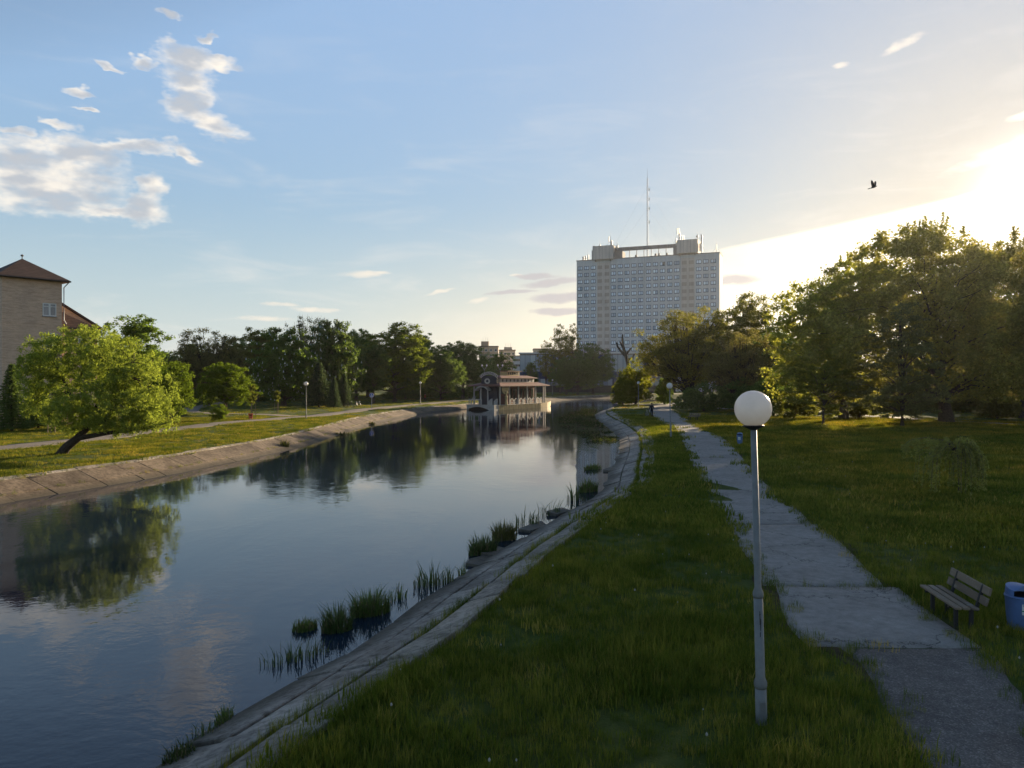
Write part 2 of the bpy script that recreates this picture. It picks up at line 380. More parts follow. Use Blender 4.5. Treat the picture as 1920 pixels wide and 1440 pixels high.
def water_mat():
    m, t, out = newmat('river_water'); p = wpos(t)
    w1 = t.noise(t.vmul(p, (0.8, 1.0, 1.0)), 2.6, 3, 0.55, 0.3); w2 = t.noise(t.vmul(p, (1.1, 0.8, 1.0)), 9.0, 2, 0.5, 0.2); w3 = t.noise(p, 0.55, 2, 0.5)
    calm = t.smooth(t.noise(t.vmul(p, (0.12, 0.045, 1.0)), 1.0, 4, 0.6, 0.8), 0.40, 0.66)
    h = t.mul(t.add(t.add(t.mul(w1, 1.0), t.mul(w2, 0.26)), t.mul(w3, 1.2)), t.m('MULTIPLY_ADD', calm, 0.85, 0.18))
    pbsdf(t, out, (0.011, 0.021, 0.038), 0.03, 0.5, bump=h, bstr=1.0, bdist=0.0062, IOR=1.33); return m
M['water'] = water_mat()
# ------------------------------------------------------------------ river and terrain
WZ = -0.8
L_PX = [(0, 945), (320, 890), (480, 857), (582, 833), (670, 804), (714, 791), (781, 778), (830, 771), (880, 767), (1033, 752), (1150, 746.6)]
R_PX = [(290, 1435), (640, 1230), (870, 1075), (1000, 996), (1063.8, 960), (1124, 926), (1138, 894), (1159, 850), (1161, 825), (1147, 807), (1124, 791), (1116, 782.5), (1120, 774), (1145, 766.6)]
LB = [(-46, -60), (-38, -25), (-30, 2), (-26, 16)]+[tuple(at(x, y, WZ).xy) for x, y in L_PX]+[(62, 250), (110, 272), (190, 290)]
RB = [(-24, -60), (-16, -25), (-9, -2)]+[tuple(at(x, y, WZ).xy) for x, y in R_PX]+[(31, 168), (56, 193), (110, 222), (190, 240)]
LW = resample(catmull(LB, 1.0), 1.5); RW = resample(catmull(RB, 0.7), 1.0)
POLY = np.concatenate([LW, RW[::-1]])
def in_poly(P, poly):
    x, y = P[:, 0], P[:, 1]; ins = np.zeros(len(P), bool); n = len(poly); j = n-1
    for i in range(n):
        xi, yi = poly[i]; xj, yj = poly[j]
        if yi != yj:
            c = ((yi > y) != (yj > y)); ins ^= c & (x < (xj-xi)*(y-yi)/(yj-yi)+xi)
        j = i
    return ins
def seg_dist(P, line, closed=False):
    d = np.full(len(P), 1e9); A = line[:-1]; B = line[1:]
    if closed: A = line; B = np.roll(line, -1, axis=0)
    for a, b in zip(A, B):
        ab = b-a; L2 = ab@ab+1e-12; t = np.clip(((P-a)@ab)/L2, 0, 1)
        d = np.minimum(d, np.hypot(*(P-(a+t[:, None]*ab)).T))
    return d
LEFT_K = 1.195      # the far bank is a little steeper and narrower
def river_sd(P):
    P = np.asarray(P, float); d = np.minimum(seg_dist(P, LW)*LEFT_K, seg_dist(P, RW)); return np.where(in_poly(P, POLY), -d, d)
BANK = 2.45
def ground_base(x, y):
    return 0.05*np.sin(x*0.21+1.3)*np.sin(y*0.17)+0.04*np.sin(x*0.11+y*0.13+0.5)+0.02*np.sin(y*0.45+x*0.3)
def zground(x, y):
    P = np.array([[x, y]], float); d = river_sd(P)[0]; return float(zg_np(P, np.array([d]))[0])
def zg_np(P, d):
    top = ground_base(P[:, 0], P[:, 1])*np.clip((d-BANK)/6, 0, 1)
    sl = WZ+(d/BANK)*(-WZ)-0.10
    under = WZ-0.10+np.maximum(d, -3.0)*0.5
    z = np.where(d < 0, under, np.where(d < BANK-0.05, sl, top-0.10*np.clip((BANK+0.30-d)/0.35, 0, 1)))
    return z

def build_ground():
    angs = np.concatenate([np.radians(np.arange(-180, -46, 4.0)), np.radians(np.arange(-46, 46, 0.3)), np.radians(np.arange(46, 180, 4.0))])
    rad = [0.0001, 1.5, 3, 4.5]; r = 5.5
    while r < 400: rad.append(r); r *= 1.0135
    while r < 1200: rad.append(r); r *= 1.25
    rad.append(1500.0)
    rad = np.array(rad); A, Rr = np.meshgrid(angs, rad)
    P = np.stack([(np.sin(A)*Rr).ravel(), (np.cos(A)*Rr).ravel()], axis=1)
    d = np.full(len(P), 50.0); nearm = np.hypot(P[:, 0], P[:, 1]) < 330
    d[nearm] = river_sd(P[nearm])
    z = zg_np(P, d)
    na, nr = len(angs), len(rad); idx = np.arange(na*nr).reshape(nr, na)
    a = idx[:-1, :]; b = np.roll(idx, -1, axis=1)[:-1, :]; c = np.roll(idx, -1, axis=1)[1:, :]; e = idx[1:, :]
    F4 = np.stack([a, e, c, b], axis=-1).reshape(-1, 4)
    me = npmesh('ground', np.column_stack([P, z]), [F4]); me.polygons.foreach_set('use_smooth', [True]*len(me.polygons))
    tag(link('ground', me, M['lawn']), kind='structure')
build_ground()
def build_water():
    i = np.linspace(0, 1, 140)
    def par(L):
        s = np.concatenate([[0], np.cumsum(np.linalg.norm(np.diff(L, axis=0), axis=1))]); s /= s[-1]
        return np.stack([np.interp(i, s, L[:, 0]), np.interp(i, s, L[:, 1])], axis=1)
    # one flat sheet a little wider than the water, its rim hidden under the bank slabs
    A = par(offset_line(LW, -0.5)); B = par(offset_line(RW, 0.5)); n = len(A)
    V = np.concatenate([np.column_stack([A, np.full(n, WZ)]), np.column_stack([B, np.full(n, WZ)])])
    k = np.arange(n-1); me = npmesh('river_water', V, [np.stack([k, k+n, k+n+1, k+1], axis=1)])
    tag(link('river_water', me, M['water']), kind='structure')
build_water()

# concrete bank lining: rows of slabs, each its own piece
def bank(name, W, side, mat_low, mat_top, seg, dlist, keep, seed):
    bw = BANK if side > 0 else BANK/LEFT_K
    rr = random.Random(seed); rt = empty(name, (0, 0, 0), kind='structure')
    L = resample(W, seg); n = 0
    T = np.gradient(L, axis=0); T /= np.linalg.norm(T, axis=1)[:, None]; N = np.stack([T[:, 1], -T[:, 0]], axis=1)*side
    Lj = L.copy(); Tj = np.gradient(L, axis=0); Lj += Tj*np.array([rr.uniform(-.28, .28) for _ in L])[:, None]; L = Lj
    for i in range(len(L)-1):
        mid = (L[i]+L[i+1])/2
        if not keep(mid): continue
        for (d0, d1, nm, mt, th) in dlist:
            g = (0.012+0.028*rr.random()**2) if side > 0 else (0.004+0.008*rr.random()**2); ta, tb = g/seg, 1-g/seg
            j0, j1 = (rr.uniform(-1, 1)*(.028 if side > 0 else .010) for _ in range(2)); tilt = rr.uniform(-.016, .016)*(1 if side > 0 else .5)
            e0 = d0+rr.uniform(0, .02) if d0 > 0 else d0
            e1 = d1-0.015+(rr.uniform(-.05, .08) if nm == 'coping_stone' else 0)
            P = []
            for tt, jj in ((ta, j0), (tb, j1)):
                c = L[i]*(1-tt)+L[i+1]*tt; nn = N[i]*(1-tt)+N[i+1]*tt
                for dd in (e0, e1):
                    q = c+nn*dd; z = WZ+(-WZ)*min(dd/bw, 1.02)+jj+tilt*(dd-d0)
                    if nm == 'coping_stone': z += 0.035
                    P.append(Vector((q[0], q[1], z)))
            a, b, c, d = P            # a,b at start (low, high); c,d at end
            dn = Vector((0, 0, -th)); mb = MB()
            top = [a, c, d, b]
            ctr = sum(top, Vector())/4
            ins = [p+(ctr-p)*0.02 for p in top]; rim = [p+Vector((0, 0, -0.02)) for p in top]; bot = [p+dn for p in top]
            if side < 0: ins, rim, bot = ins[::-1], rim[::-1], bot[::-1]
            mb.poly(ins)
            for k in range(4):
                k2 = (k+1) % 4; mb.poly([rim[k], rim[k2], ins[k2], ins[k]]); mb.poly([bot[k], bot[k2], rim[k2], rim[k]])
            mb.build(nm, mt, rt)
    return rt
kr = lambda p: 2 < p[1] < 150
kl = lambda p: 22 < p[1] < 240 and p[0] < 60
bank('right_embankment', RW, 1, None, None, 1.9, [(-1.2, .80, 'slab', M['concrete_grey'], .16), (.815, 1.62, 'slab', M['concrete_grey'], .16), (1.76, 2.52, 'coping_stone', M['coping'], .16)], kr, 3)
bank('left_embankment', LW, -1, None, None, 2.6, [(-1.2, 0.62, 'slab', M['concrete'], .16), (0.64, 1.88, 'slab', M['concrete'], .16), (1.88, 2.08, 'coping_stone', M['coping'], .16)], kl, 5)

# ------------------------------------------------------------------ paths
PATH_POLYS = []
def ribbon(name, A, B, mat, parent=None, lift=0.02, cross=6, step=0.6, kind=None, rag=0.0, mask=True):
    """sheet between two edge lines (same parameter), following the ground"""
    A = np.array(A, float); B = np.array(B, float)
    ca, cb = catmull(A, 0.5), catmull(B, 0.5); n = max(4, int(np.linalg.norm(np.diff(A, axis=0), axis=1).sum()/step))
    def par(L):
        s = np.concatenate([[0], np.cumsum(np.linalg.norm(np.diff(L, axis=0), axis=1))]); s /= s[-1]; i = np.linspace(0, 1, n)
        return np.stack([np.interp(i, s, L[:, 0]), np.interp(i, s, L[:, 1])], axis=1)
    a, b = par(ca), par(cb)
    if rag:
        w = (b-a)/np.linalg.norm(b-a, axis=1)[:, None]
        q_ = np.linspace(0, 1, n)*n*step
        lw = lambda ph: (np.sin(q_*1.1+ph)+.7*np.sin(q_*2.7+2*ph)+.5*np.sin(q_*5.3+3*ph))[:, None]*rag*.9
        a = a+w*(rng.uniform(-rag, rag, (n, 1))*.6+lw(1.0+a[0, 0])); b = b+w*(rng.uniform(-rag, rag, (n, 1))*.6+lw(2.0+b[0, 0]))
    if rag and cross:
        pass
    t = np.linspace(0, 1, cross+1)
    G = a[:, None, :]*(1-t)[None, :, None]+b[:, None, :]*t[None, :, None]
    if rag:     # broken, uneven end joints
        d0 = G[1]-G[0]; d0 /= np.linalg.norm(d0, axis=1)[:, None]; G[0] += d0*rng.uniform(-.004, .022, (len(t), 1)); G[-1] -= d0*0+(G[-1]-G[-2])/np.linalg.norm(G[-1]-G[-2], axis=1)[:, None]*rng.uniform(-.004, .022, (len(t), 1))
    P = G.reshape(-1, 2)
    z = zg_np(P, np.full(len(P), 60.0))+lift; m = cross+1
    z += 0.008*np.sin(P[:, 0]*2.1+P[:, 1]*1.3)
    V = np.column_stack([P, z]); i, j = np.meshgrid(np.arange(n-1), np.arange(cross), indexing='ij'); q = (i*m+j).ravel()
    F4 = np.stack([q, q+1, q+m+1, q+m], axis=1)
    # skirt all round so the sheet has an edge
    rim = np.concatenate([np.arange(m), np.arange(1, n)*m+cross, (n-1)*m+np.arange(cross)[::-1], np.arange(1, n-1)[::-1]*m])
    k0 = len(V); V = np.concatenate([V, V[rim]-[0, 0, 0.10]]); kk = np.arange(len(rim)); k2 = (kk+1) % len(rim)
    S4 = np.stack([rim[k2], rim[kk], k0+kk, k0+k2], axis=1)
    me = npmesh(name, V, [F4, S4]); o = link(name, me, mat, parent)
    if kind: tag(o, kind=kind)
    if mask: PATH_POLYS.append(np.concatenate([a, b[::-1]]))
    return o
def rows(rs):
    return [tuple(at(l, y).xy) for y, l, r in rs], [tuple(at(r, y).xy) for y, l, r in rs]
rp = empty('riverside_path', (0, 0, 0), kind='structure')
secs = [('rough_section', 'asphalt_rough', [(1900, 1950, 2420), (1640, 1830, 2170), (1440, 1722, 2005), (1370, 1690, 1950), (1300, 1648, 1905), (1250, 1612, 1868), (1221.5, 1572, 1842)]),
        ('section', 'asphalt', [(1221, 1520, 1841), (1200, 1490, 1814), (1175, 1474, 1779), (1150, 1466, 1746), (1125, 1460, 1710), (1101.2, 1456, 1684)]),
        ('section', 'asphalt', [(1100.4, 1430, 1656), (1084, 1424, 1647), (1061, 1415, 1622), (1040, 1400, 1601), (1020, 1388, 1580), (1000, 1377, 1557), (983, 1368, 1532)]),
        ('section', 'asphalt', [(982.6, 1366, 1522), (965, 1350, 1505), (945, 1334, 1485), (917, 1318, 1446), (895, 1309, 1424), (875, 1300, 1405), (858.3, 1292, 1392)]),
        ('section', 'asphalt', [(858, 1292, 1391.5), (840, 1286, 1376), (822, 1277, 1355), (810, 1269, 1330), (802.2, 1260, 1312)]),
        ('section', 'asphalt', [(802, 1259.5, 1311.5), (795, 1246, 1301), (787, 1232, 1289), (779, 1223, 1276), (772, 1218, 1266), (765, 1217, 1258), (760, 1221, 1264), (757, 1232, 1290), (755, 1250, 1335)])]
va, vb = [], []
for nm, mt, rs in secs:
    a, b = rows(rs); va += [np.array(p) for p in a[:-1]]; vb += [np.array(p) for p in b[:-1]]
va, vb = resample(np.array(va), .8), resample(np.array(vb), .8); k_ = min(len(va), len(vb)); va, vb = resample(va, 1.2), resample(vb, 1.2)
M['verge'] = simple('trodden_soil', (0.095, 0.078, 0.052), 1.0, 0.0, var=.5, scale=5)
for nm_, E_, sg in (('trodden_verge', va, -1), ('trodden_verge', vb, 1)):
    E_ = E_[(E_[:, 1] < 60) & (E_[:, 1] > 5.0)]; w_ = .13+.07*np.sin(E_[:, 1]*1.9)+.06*np.sin(E_[:, 1]*4.3+1)
    T_ = np.gradient(E_, axis=0); T_ /= np.linalg.norm(T_, axis=1)[:, None]; N_ = np.stack([T_[:, 1], -T_[:, 0]], axis=1)*sg
    inn = E_-N_*.25; out_ = E_+N_*np.maximum(w_, .02)[:, None]
    ribbon(nm_, inn if sg > 0 else out_, out_ if sg > 0 else inn, M['verge'], rp, cross=3, lift=.004, rag=.03, step=.3)
for nm, mt, rs in secs:
    a, b = rows(rs); ribbon(nm, a, b, M[mt], rp, cross=14, rag=0.014 if mt == 'asphalt' else 0.05, step=0.35, lift=0.02 if mt == 'asphalt' else 0.008)
def band(name, C, w, mat, kind='structure', lift=0.016, rag=0.06):
    C = np.array(C, float); Cc = resample(catmull(C, 0.6), 4.0)
    return ribbon(name, offset_line(Cc, -w/2), offset_line(Cc, w/2), mat, None, lift=lift, kind=kind, rag=rag, step=0.8)
band('far_bank_path', [(-38, 8), (-36, 25), (-34.4, 45), (-33.2, 55), (-32.3, 65), (-31.2, 73), (-29, 82), (-26.6, 92), (-24.4, 104), (-22.3, 118), (-19.3, 135), (-15.5, 152), (-11.5, 168), (-4, 190), (8, 213), (30, 234), (62, 262), (110, 285)], 3.3, M['dust_path'])
band('side_path', [(-27.5, 97), (-33, 102.5), (-41, 104), (-47, 112), (-52, 126), (-57, 147), (-62, 175)], 2.6, M['dust_path'], lift=0.010)
band('park_path', [(20, 150), (32, 122), (42.8, 102), (52, 78), (60, 56)], 1.8, M['asphalt'], lift=0.014)
def on_path(P, grow=0.0):
    r = np.zeros(len(P), bool)
    for q in PATH_POLYS: r |= in_poly(P, q)
    return r
# ------------------------------------------------------------------ trees
def leaf_cards(C, Rv, per, size, aspect=0.62, up=0.6, flat=0.7, rg=None, droop=0.0, outward=None):
    """leaf-sized rhombs scattered round clump centres C (N,3), clump radii Rv (N,)"""
    rg = rg or rng; n = len(C)*per; ci = np.repeat(np.arange(len(C)), per)
    off = rg.normal(0, 1, (n, 3)); off /= np.maximum(np.linalg.norm(off, axis=1), 1e-6)[:, None]
    off *= (rg.random(n)**0.6)[:, None]; off[:, 2] *= flat
    P = C[ci]+off*Rv[ci][:, None]
    N = rg.normal(0, 1, (n, 3)); N /= np.linalg.norm(N, axis=1)[:, None]; N[:, 2] += up; N += off*0.5; N /= np.linalg.norm(N, axis=1)[:, None]
    A = rg.normal(0, 1, (n, 3)); A[:, 2] -= droop; A -= N*(A*N).sum(1)[:, None]; A /= np.maximum(np.linalg.norm(A, axis=1), 1e-6)[:, None]
    B = np.cross(N, A); s = size*rg.uniform(0.6, 1.35, n)[:, None]
    V = np.stack([P-A*s*0.5, P+B*s*aspect*0.5-A*s*0.05+N*s*0.06, P+A*s*0.5, P-B*s*aspect*0.5-A*s*0.05+N*s*0.06], axis=1).reshape(-1, 3)
    return V, np.arange(n*4).reshape(-1, 4)
def clump_points(ells, n, rg, shell=2.6, zmin=None):
    E = np.array(ells, float); vol = E[:, 3]*E[:, 4]*E[:, 5]; k = rg.choice(len(E), n, p=vol/vol.sum())
    d = rg.normal(0, 1, (n, 3)); d /= np.linalg.norm(d, axis=1)[:, None]
    r = rg.random(n)**(1.0/shell)
    # lumpy outline
    r *= 1.0+0.10*np.sin(d[:, 0]*5+k)+0.08*np.sin(d[:, 1]*7+d[:, 2]*4+k*2)
    P = E[k, :3]+d*r[:, None]*E[k, 3:]
    if zmin is not None: P[:, 2] = np.maximum(P[:, 2], zmin+rg.random(n)*0.4)
    return P
def limb_mesh(mb, start, end, r0, r1, n=5, sag=0.12, wob=0.05, rr=random, seg=4):
    s, e = Vector(start), Vector(end); L = (e-s).length; pts = []
    for i in range(seg+1):
        t = i/seg; p = s.lerp(e, t); p.z += math.sin(t*PI)*L*sag
        if 0 < i < seg: p += Vector((rr.uniform(-1, 1), rr.uniform(-1, 1), rr.uniform(-1, 1)))*L*wob
        pts.append(p)
    mb.tube(pts, [r0+(r1-r0)*(i/seg)**0.8 for i in range(seg+1)], n, caps=False)
def tree_meshes(key, seed, ells, nclump, per, leaf, clump, trunk_h, trunk_r, limbs=40, up=0.6, flat=0.7, aspect=0.62, shell=2.6, lean=(0, 0), twigs=0, bark='bark', zmin=None, multi=1, droop=0.0, rise=0.12, shoots=0):
    rg = np.random.default_rng(seed); rr = random.Random(seed)
    C = clump_points(ells, nclump, rg, shell, zmin)
    CR = clump*rg.uniform(0.6, 1.35, len(C))
    V, Fq = leaf_cards(C, CR, per, leaf, aspect, up, flat, rg, droop)
    if shoots:          # upright leafy shoots along the top of the crown
        hi = np.argsort(-C[:, 2]+rg.normal(0, 1.4, len(C)))[:shoots]; S = []; SR = []
        for i in hi:
            L_ = clump*rg.uniform(.5, 1.5); dx = rg.normal(0, .12, 2)
            for k in range(7): S.append((C[i, 0]+dx[0]*L_*k/6, C[i, 1]+dx[1]*L_*k/6, C[i, 2]+.3*clump+L_*k/6)); SR.append(.20*clump*(1.1-.06*k))
        V2, F2 = leaf_cards(np.array(S), np.array(SR), 7, leaf*.8, aspect, .2, 1.0, rg, droop); Fq = np.concatenate([Fq, F2+len(V)]); V = np.concatenate([V, V2])
    cm = npmesh(key+'_crown', V, [Fq]); cm.materials.append(M['leaf'])
    mb = MB(); cz = sum(e[2] for e in ells)/len(ells); top = max(e[2]+e[5]*(0.5 if not shoots else 0.0) for e in ells)
    top *= 0.82 if shoots else 1.0; forks = []
    for m_ in range(multi):
        a = rr.uniform(0, 2*PI); sp = 0.0 if multi == 1 else 0.18*top
        pts = []; nseg = 7
        for i in range(nseg+1):
            t = i/nseg; z = top*t
            pts.append(Vector((lean[0]*t+math.cos(a)*sp*t+(rr.uniform(-1, 1)*0.018*top if i > 1 else 0), lean[1]*t+math.sin(a)*sp*t+(rr.uniform(-1, 1)*0.018*top if i > 1 else 0), z-(0.25 if i == 0 else 0))))
        rad = [trunk_r*(1.45 if i == 0 else 1.0)*(1-0.86*(i/nseg))**0.9 for i in range(nseg+1)]
        mb.tube(pts, rad, 8); forks.append((pts, rad))
    order = rr.sample(range(len(C)), min(limbs, len(C)))
    for ci in order:
        e = Vector(C[ci]); pts, rad = rr.choice(forks)
        zt = max(trunk_h*0.85, min(e.z*rr.uniform(0.45, 0.8), top*0.9)); k = min(len(pts)-2, int(zt/top*(len(pts)-1))); f = zt/top*(len(pts)-1)-k
        s = pts[k].lerp(pts[k+1], max(0, min(1, f))); r0 = max(0.012*top*0.3, (rad[k]*(1-f)+rad[k+1]*f)*rr.uniform(0.35, 0.6))*(0.6 if shoots else 1.0)
        limb_mesh(mb, s, e, r0, r0*0.12, 5, rise*rr.uniform(0.3, 1.4), 0.05, rr)
    for _ in range(twigs):      # fine upright twigs through the crown surface
        e = Vector(C[rr.randrange(len(C))]); d = (e-Vector((lean[0]*.6, lean[1]*.6, trunk_h*0.9))).normalized(); L = rr.uniform(0.12, 0.22)*top
        mb.tube([e-d*L, e-d*L*0.4+Vector((rr.uniform(-.1, .1), rr.uniform(-.1, .1), 0)), e+d*L*rr.uniform(0.1, 0.3)+Vector((0, 0, .03*top))], [0.018, 0.012, 0.006], 3, caps=False)
    tm = mb.mesh(key+'_trunk'); tm.materials.append(M[bark]); tm.polygons.foreach_set('use_smooth', [True]*len(tm.polygons))
    return tm, cm
PROTO = {}
def proto(key, *a, **k):
    PROTO[key] = tree_meshes(key, *a, **k)
# nominal height 10 m
proto('round_a', 11, [(0, 0, 6.1, 3.4, 3.4, 3.4), (1.2, .8, 4.2, 3.0, 3.0, 2.8), (-1.4, -.6, 4.3, 2.8, 2.8, 2.8), (.4, -.8, 7.9, 2.0, 2.0, 1.9)], 560, 78, 0.18, 0.50, 1.4, 0.26, 34, shell=2.6)
proto('round_b', 12, [(0, 0, 5.6, 3.9, 3.7, 3.2), (1.8, 0, 4.0, 2.8, 2.6, 2.6), (-2.0, .4, 4.1, 2.6, 2.6, 2.6), (-.4, .5, 7.6, 2.6, 2.4, 1.9), (1.3, -.7, 7.2, 1.8, 1.8, 1.6)], 580, 78, 0.18, 0.50, 1.2, 0.28, 38, shell=2.6)
proto('tall_c', 13, [(0, 0, 6.0, 2.3, 2.3, 3.6), (.6, .3, 3.6, 2.2, 2.2, 2.2), (-.4, -.3, 8.2, 1.5, 1.5, 1.6)], 360, 78, 0.17, 0.45, 1.2, 0.22, 26, shell=2.6)
proto('chestnut', 14, [(0, 0, 5.4, 3.2, 3.2, 3.7), (.9, -.5, 3.6, 3.0, 3.0, 2.8), (-.8, .5, 3.7, 3.0, 3.0, 2.8), (0, 0, 7.9, 2.1, 2.1, 1.9)], 760, 72, 0.20, 0.46, 1.0, 0.30, 20, flat=0.7, shell=3.6)
proto('twiggy', 15, [(0, 0, 5.6, 3.9, 3.6, 3.7), (1.2, 0, 4.2, 3.1, 3.0, 2.9), (-1.5, 0, 4.4, 3.0, 3.0, 2.8)], 460, 80, 0.16, 0.56, 1.1, 0.24, 110, twigs=900, multi=4, rise=0.05, bark='bark_dark')
proto('sparse', 16, [(0, 0, 6.4, 3.0, 3.0, 3.2), (.6, .4, 4.4, 2.4, 2.4, 1.8)], 190, 22, 0.17, 0.55, 2.2, 0.2, 90, twigs=420, multi=2, bark='bark')
proto('birch', 17, [(0, 0, 6.6, 1.9, 1.9, 3.0), (.5, .2, 4.0, 1.7, 1.7, 1.8), (-.3, 0, 8.8, 1.0, 1.0, 1.2)], 150, 60, 0.17, 0.55, 1.8, 0.16, 40, droop=0.8)
proto('bush_a', 18, [(0, 0, 1.3, 2.0, 1.8, 1.3), (1.3, .3, 1.0, 1.5, 1.4, 1.0), (-1.3, -.2, 1.0, 1.5, 1.5, 1.0)], 130, 85, 0.16, 0.42, 0.2, 0.08, 24, zmin=0.1, multi=3)
proto('bush_b', 19, [(0, 0, 1.7, 1.5, 1.5, 1.7), (.7, -.4, 1.1, 1.3, 1.2, 1.1)], 110, 85, 0.16, 0.42, 0.2, 0.08, 24, zmin=0.1, multi=3)
def spruce_meshes(key, seed, h=10.0, rb=2.3):
    rg = np.random.default_rng(seed); rr = random.Random(seed); C = []; mb = MB()
    mb.tube([(0, 0, -.2), (0, 0, h*.5), (0, 0, h)], [.17, .1, .012], 7)
    z = 0.55
    while z < h-0.25:
        r = rb*(1-z/h)**0.85+0.06; nb = max(4, int(4+6*(1-z/h))); a0 = rr.uniform(0, 6)
        for i in range(nb):
            a = a0+2*PI*i/nb+rr.uniform(-.2, .2); L = r*rr.uniform(.8, 1.12)
            mb.tube([(0, 0, z+.12), (math.cos(a)*L*.6, math.sin(a)*L*.6, z-.02), (math.cos(a)*L, math.sin(a)*L, z-.05)], [.035, .02, .008], 3, caps=False)
            m = max(2, int(L/0.28))
            for k in range(m):
                t = (k+1)/m; C.append((math.cos(a)*L*t, math.sin(a)*L*t, z-.10*t+.06))
        z += 0.36*(1-0.55*z/h)+0.05
    C = np.array(C); V, Fq = leaf_cards(C, np.full(len(C), 0.30), 26, 0.24, 0.42, 0.3, 0.55, rg, 0.6)
    cm = npmesh(key+'_crown', V, [Fq]); cm.materials.append(M['leaf']); tm = mb.mesh(key+'_trunk'); tm.materials.append(M['bark_dark']); PROTO[key] = (tm, cm)
spruce_meshes('spruce', 21)

GREEN = dict(mid=(0.125, 0.185, 0.050), dark=(0.135, 0.200, 0.062), deep=(0.118, 0.168, 0.066), yellow=(0.180, 0.185, 0.030), olive=(0.165, 0.165, 0.050), brown=(0.185, 0.165, 0.085), pale=(0.135, 0.135, 0.10), blue=(0.065, 0.092, 0.080), fresh=(0.130, 0.180, 0.032))
def plant(name, key, label, cat, p, H, W=None, col='mid', rz=None, group=None, nominal=10.0, lean=None):
    """a tree or bush copied from a kind: H metres tall, W metres wide"""
    tm, cm = PROTO[key]; z = zground(p[0], p[1])
    e = empty(name, (p[0], p[1], z), random.uniform(0, 6.28) if rz is None else rz, label, cat, group)
    sz = H/nominal; bw = PROTO_W.get(key, 8.0); sx = (W/bw) if W else sz
    for nm, me in (('trunk', tm), ('crown', cm)):
        o = link(nm, me, None, e); o.scale = (sx, sx, sz); c = GREEN[col] if isinstance(col, str) else col; o.color = (*c, 1)
    return e
PROTO_W = dict(round_a=8.2, round_b=9.0, tall_c=5.6, chestnut=8.2, twiggy=9.0, sparse=7.2, birch=5.0, bush_a=6.0, bush_b=4.2, spruce=4.6)
def tree_px(name, key, label, px, top, wpx, d, col, cat='tree', group=None, rz=None):
    """crown centred on photo column px with its top at row top, standing at depth d on the ground"""
    x = (px-CX)/F*d; z0 = zground(x, d); H = ray(px, top, d).z-z0; nom = {'bush_a': 2.7, 'bush_b': 3.5}.get(key, 10.0)
    return plant(name, key, label, cat, (x, d), H*(0.985 if nom == 10 else 1), wpx*d/F, col, rz, group, nom)
T = tree_px
# far bank, left to right
T('broadleaf_tree', 'tall_c', 'tall loose green tree between the brick building and the brownish round tree', 252, 583, 150, 92, 'mid')
T('broadleaf_tree', 'round_a', 'fresh green tree with lit right side just behind the leaning willow', 318, 672, 110, 78, 'fresh')
T('twiggy_tree', 'twiggy', 'brownish round tree full of fine twigs behind the park lawn', 392, 600, 150, 142, 'brown')
T('round_maple', 'round_b', 'small fresh green maple with dense uneven crown beside the stone shrub bed', 424, 671, 118, 98, 'fresh')
T('broadleaf_tree', 'tall_c', 'narrow dull green tree between brownish twiggy tree and flowering chestnut', 482, 610, 100, 158, 'olive')
T('chestnut_tree', 'chestnut', 'dark green chestnut with white flower candles, the wider and lower one', 532, 604, 150, 132, 'dark')
T('blossom_tree', 'sparse', 'pale thin crowned tree showing above the two chestnuts', 578, 577, 110, 172, 'pale')
T('chestnut_tree', 'chestnut', 'dark green chestnut with white flower candles, the taller one', 622, 589, 130, 140, 'deep', rz=1.9)
T('broadleaf_tree', 'round_b', 'tall dark green tree behind the yellow green willow', 668, 606, 110, 176, 'dark')
T('willow_tree', 'round_a', 'broad yellow green willow with bare trunk by the far bank path', 740, 598, 165, 158, (0.150, 0.185, 0.040))
T('broadleaf_tree', 'tall_c', 'dull green slender tree leaning out before the yellow green willow', 700, 640, 80, 150, 'deep')
T('broadleaf_tree', 'tall_c', 'dark tree showing right behind the yellow green willow', 792, 622, 80, 190, 'dark')
T('broadleaf_tree', 'round_b', 'wide dark green tree rising behind the restaurant boat bow', 868, 631, 130, 188, 'deep')
T('broadleaf_tree', 'round_a', 'dark green low tree overhanging the bank left of the restaurant boat', 826, 642, 95, 168, 'deep')
T('broadleaf_tree', 'tall_c', 'small green tree behind the arched boat sign', 940, 658, 66, 226, 'dark')
T('broadleaf_tree', 'tall_c', 'narrow dark tree before the pale low building, right of the boat cabin', 996, 676, 36, 236, 'deep')
T('birch_tree', 'birch', 'tall loose birch beside the hotel left corner', 1050, 608, 62, 262, 'olive')
T('birch_tree', 'birch', 'second slimmer birch close against the hotel left corner', 1074, 606, 46, 268, 'olive')
T('birch_tree', 'birch', 'thin low birch left of the two tall ones', 1023, 638, 40, 270, 'olive')
T('broadleaf_tree', 'round_a', 'pale green tree standing in front of the hotel foot', 1112, 638, 95, 246, (0.12, 0.165, 0.085))
T('broadleaf_tree', 'round_b', 'dark round tree beside the white globe lamp across the river', 1062, 662, 76, 240, 'deep')
T('broadleaf_tree', 'round_a', 'low dark tree before the blue glass building', 1083, 668, 90, 236, 'deep')
BL = [(355, 640, 110, 185), (440, 640, 120, 190), (560, 640, 140, 195), (690, 645, 150, 205), (775, 650, 110, 210), (905, 668, 80, 222), (200, 640, 130, 130), (300, 650, 110, 160), (455, 628, 110, 175), (655, 624, 120, 188), (780, 634, 110, 198), (508, 634, 100, 182)]
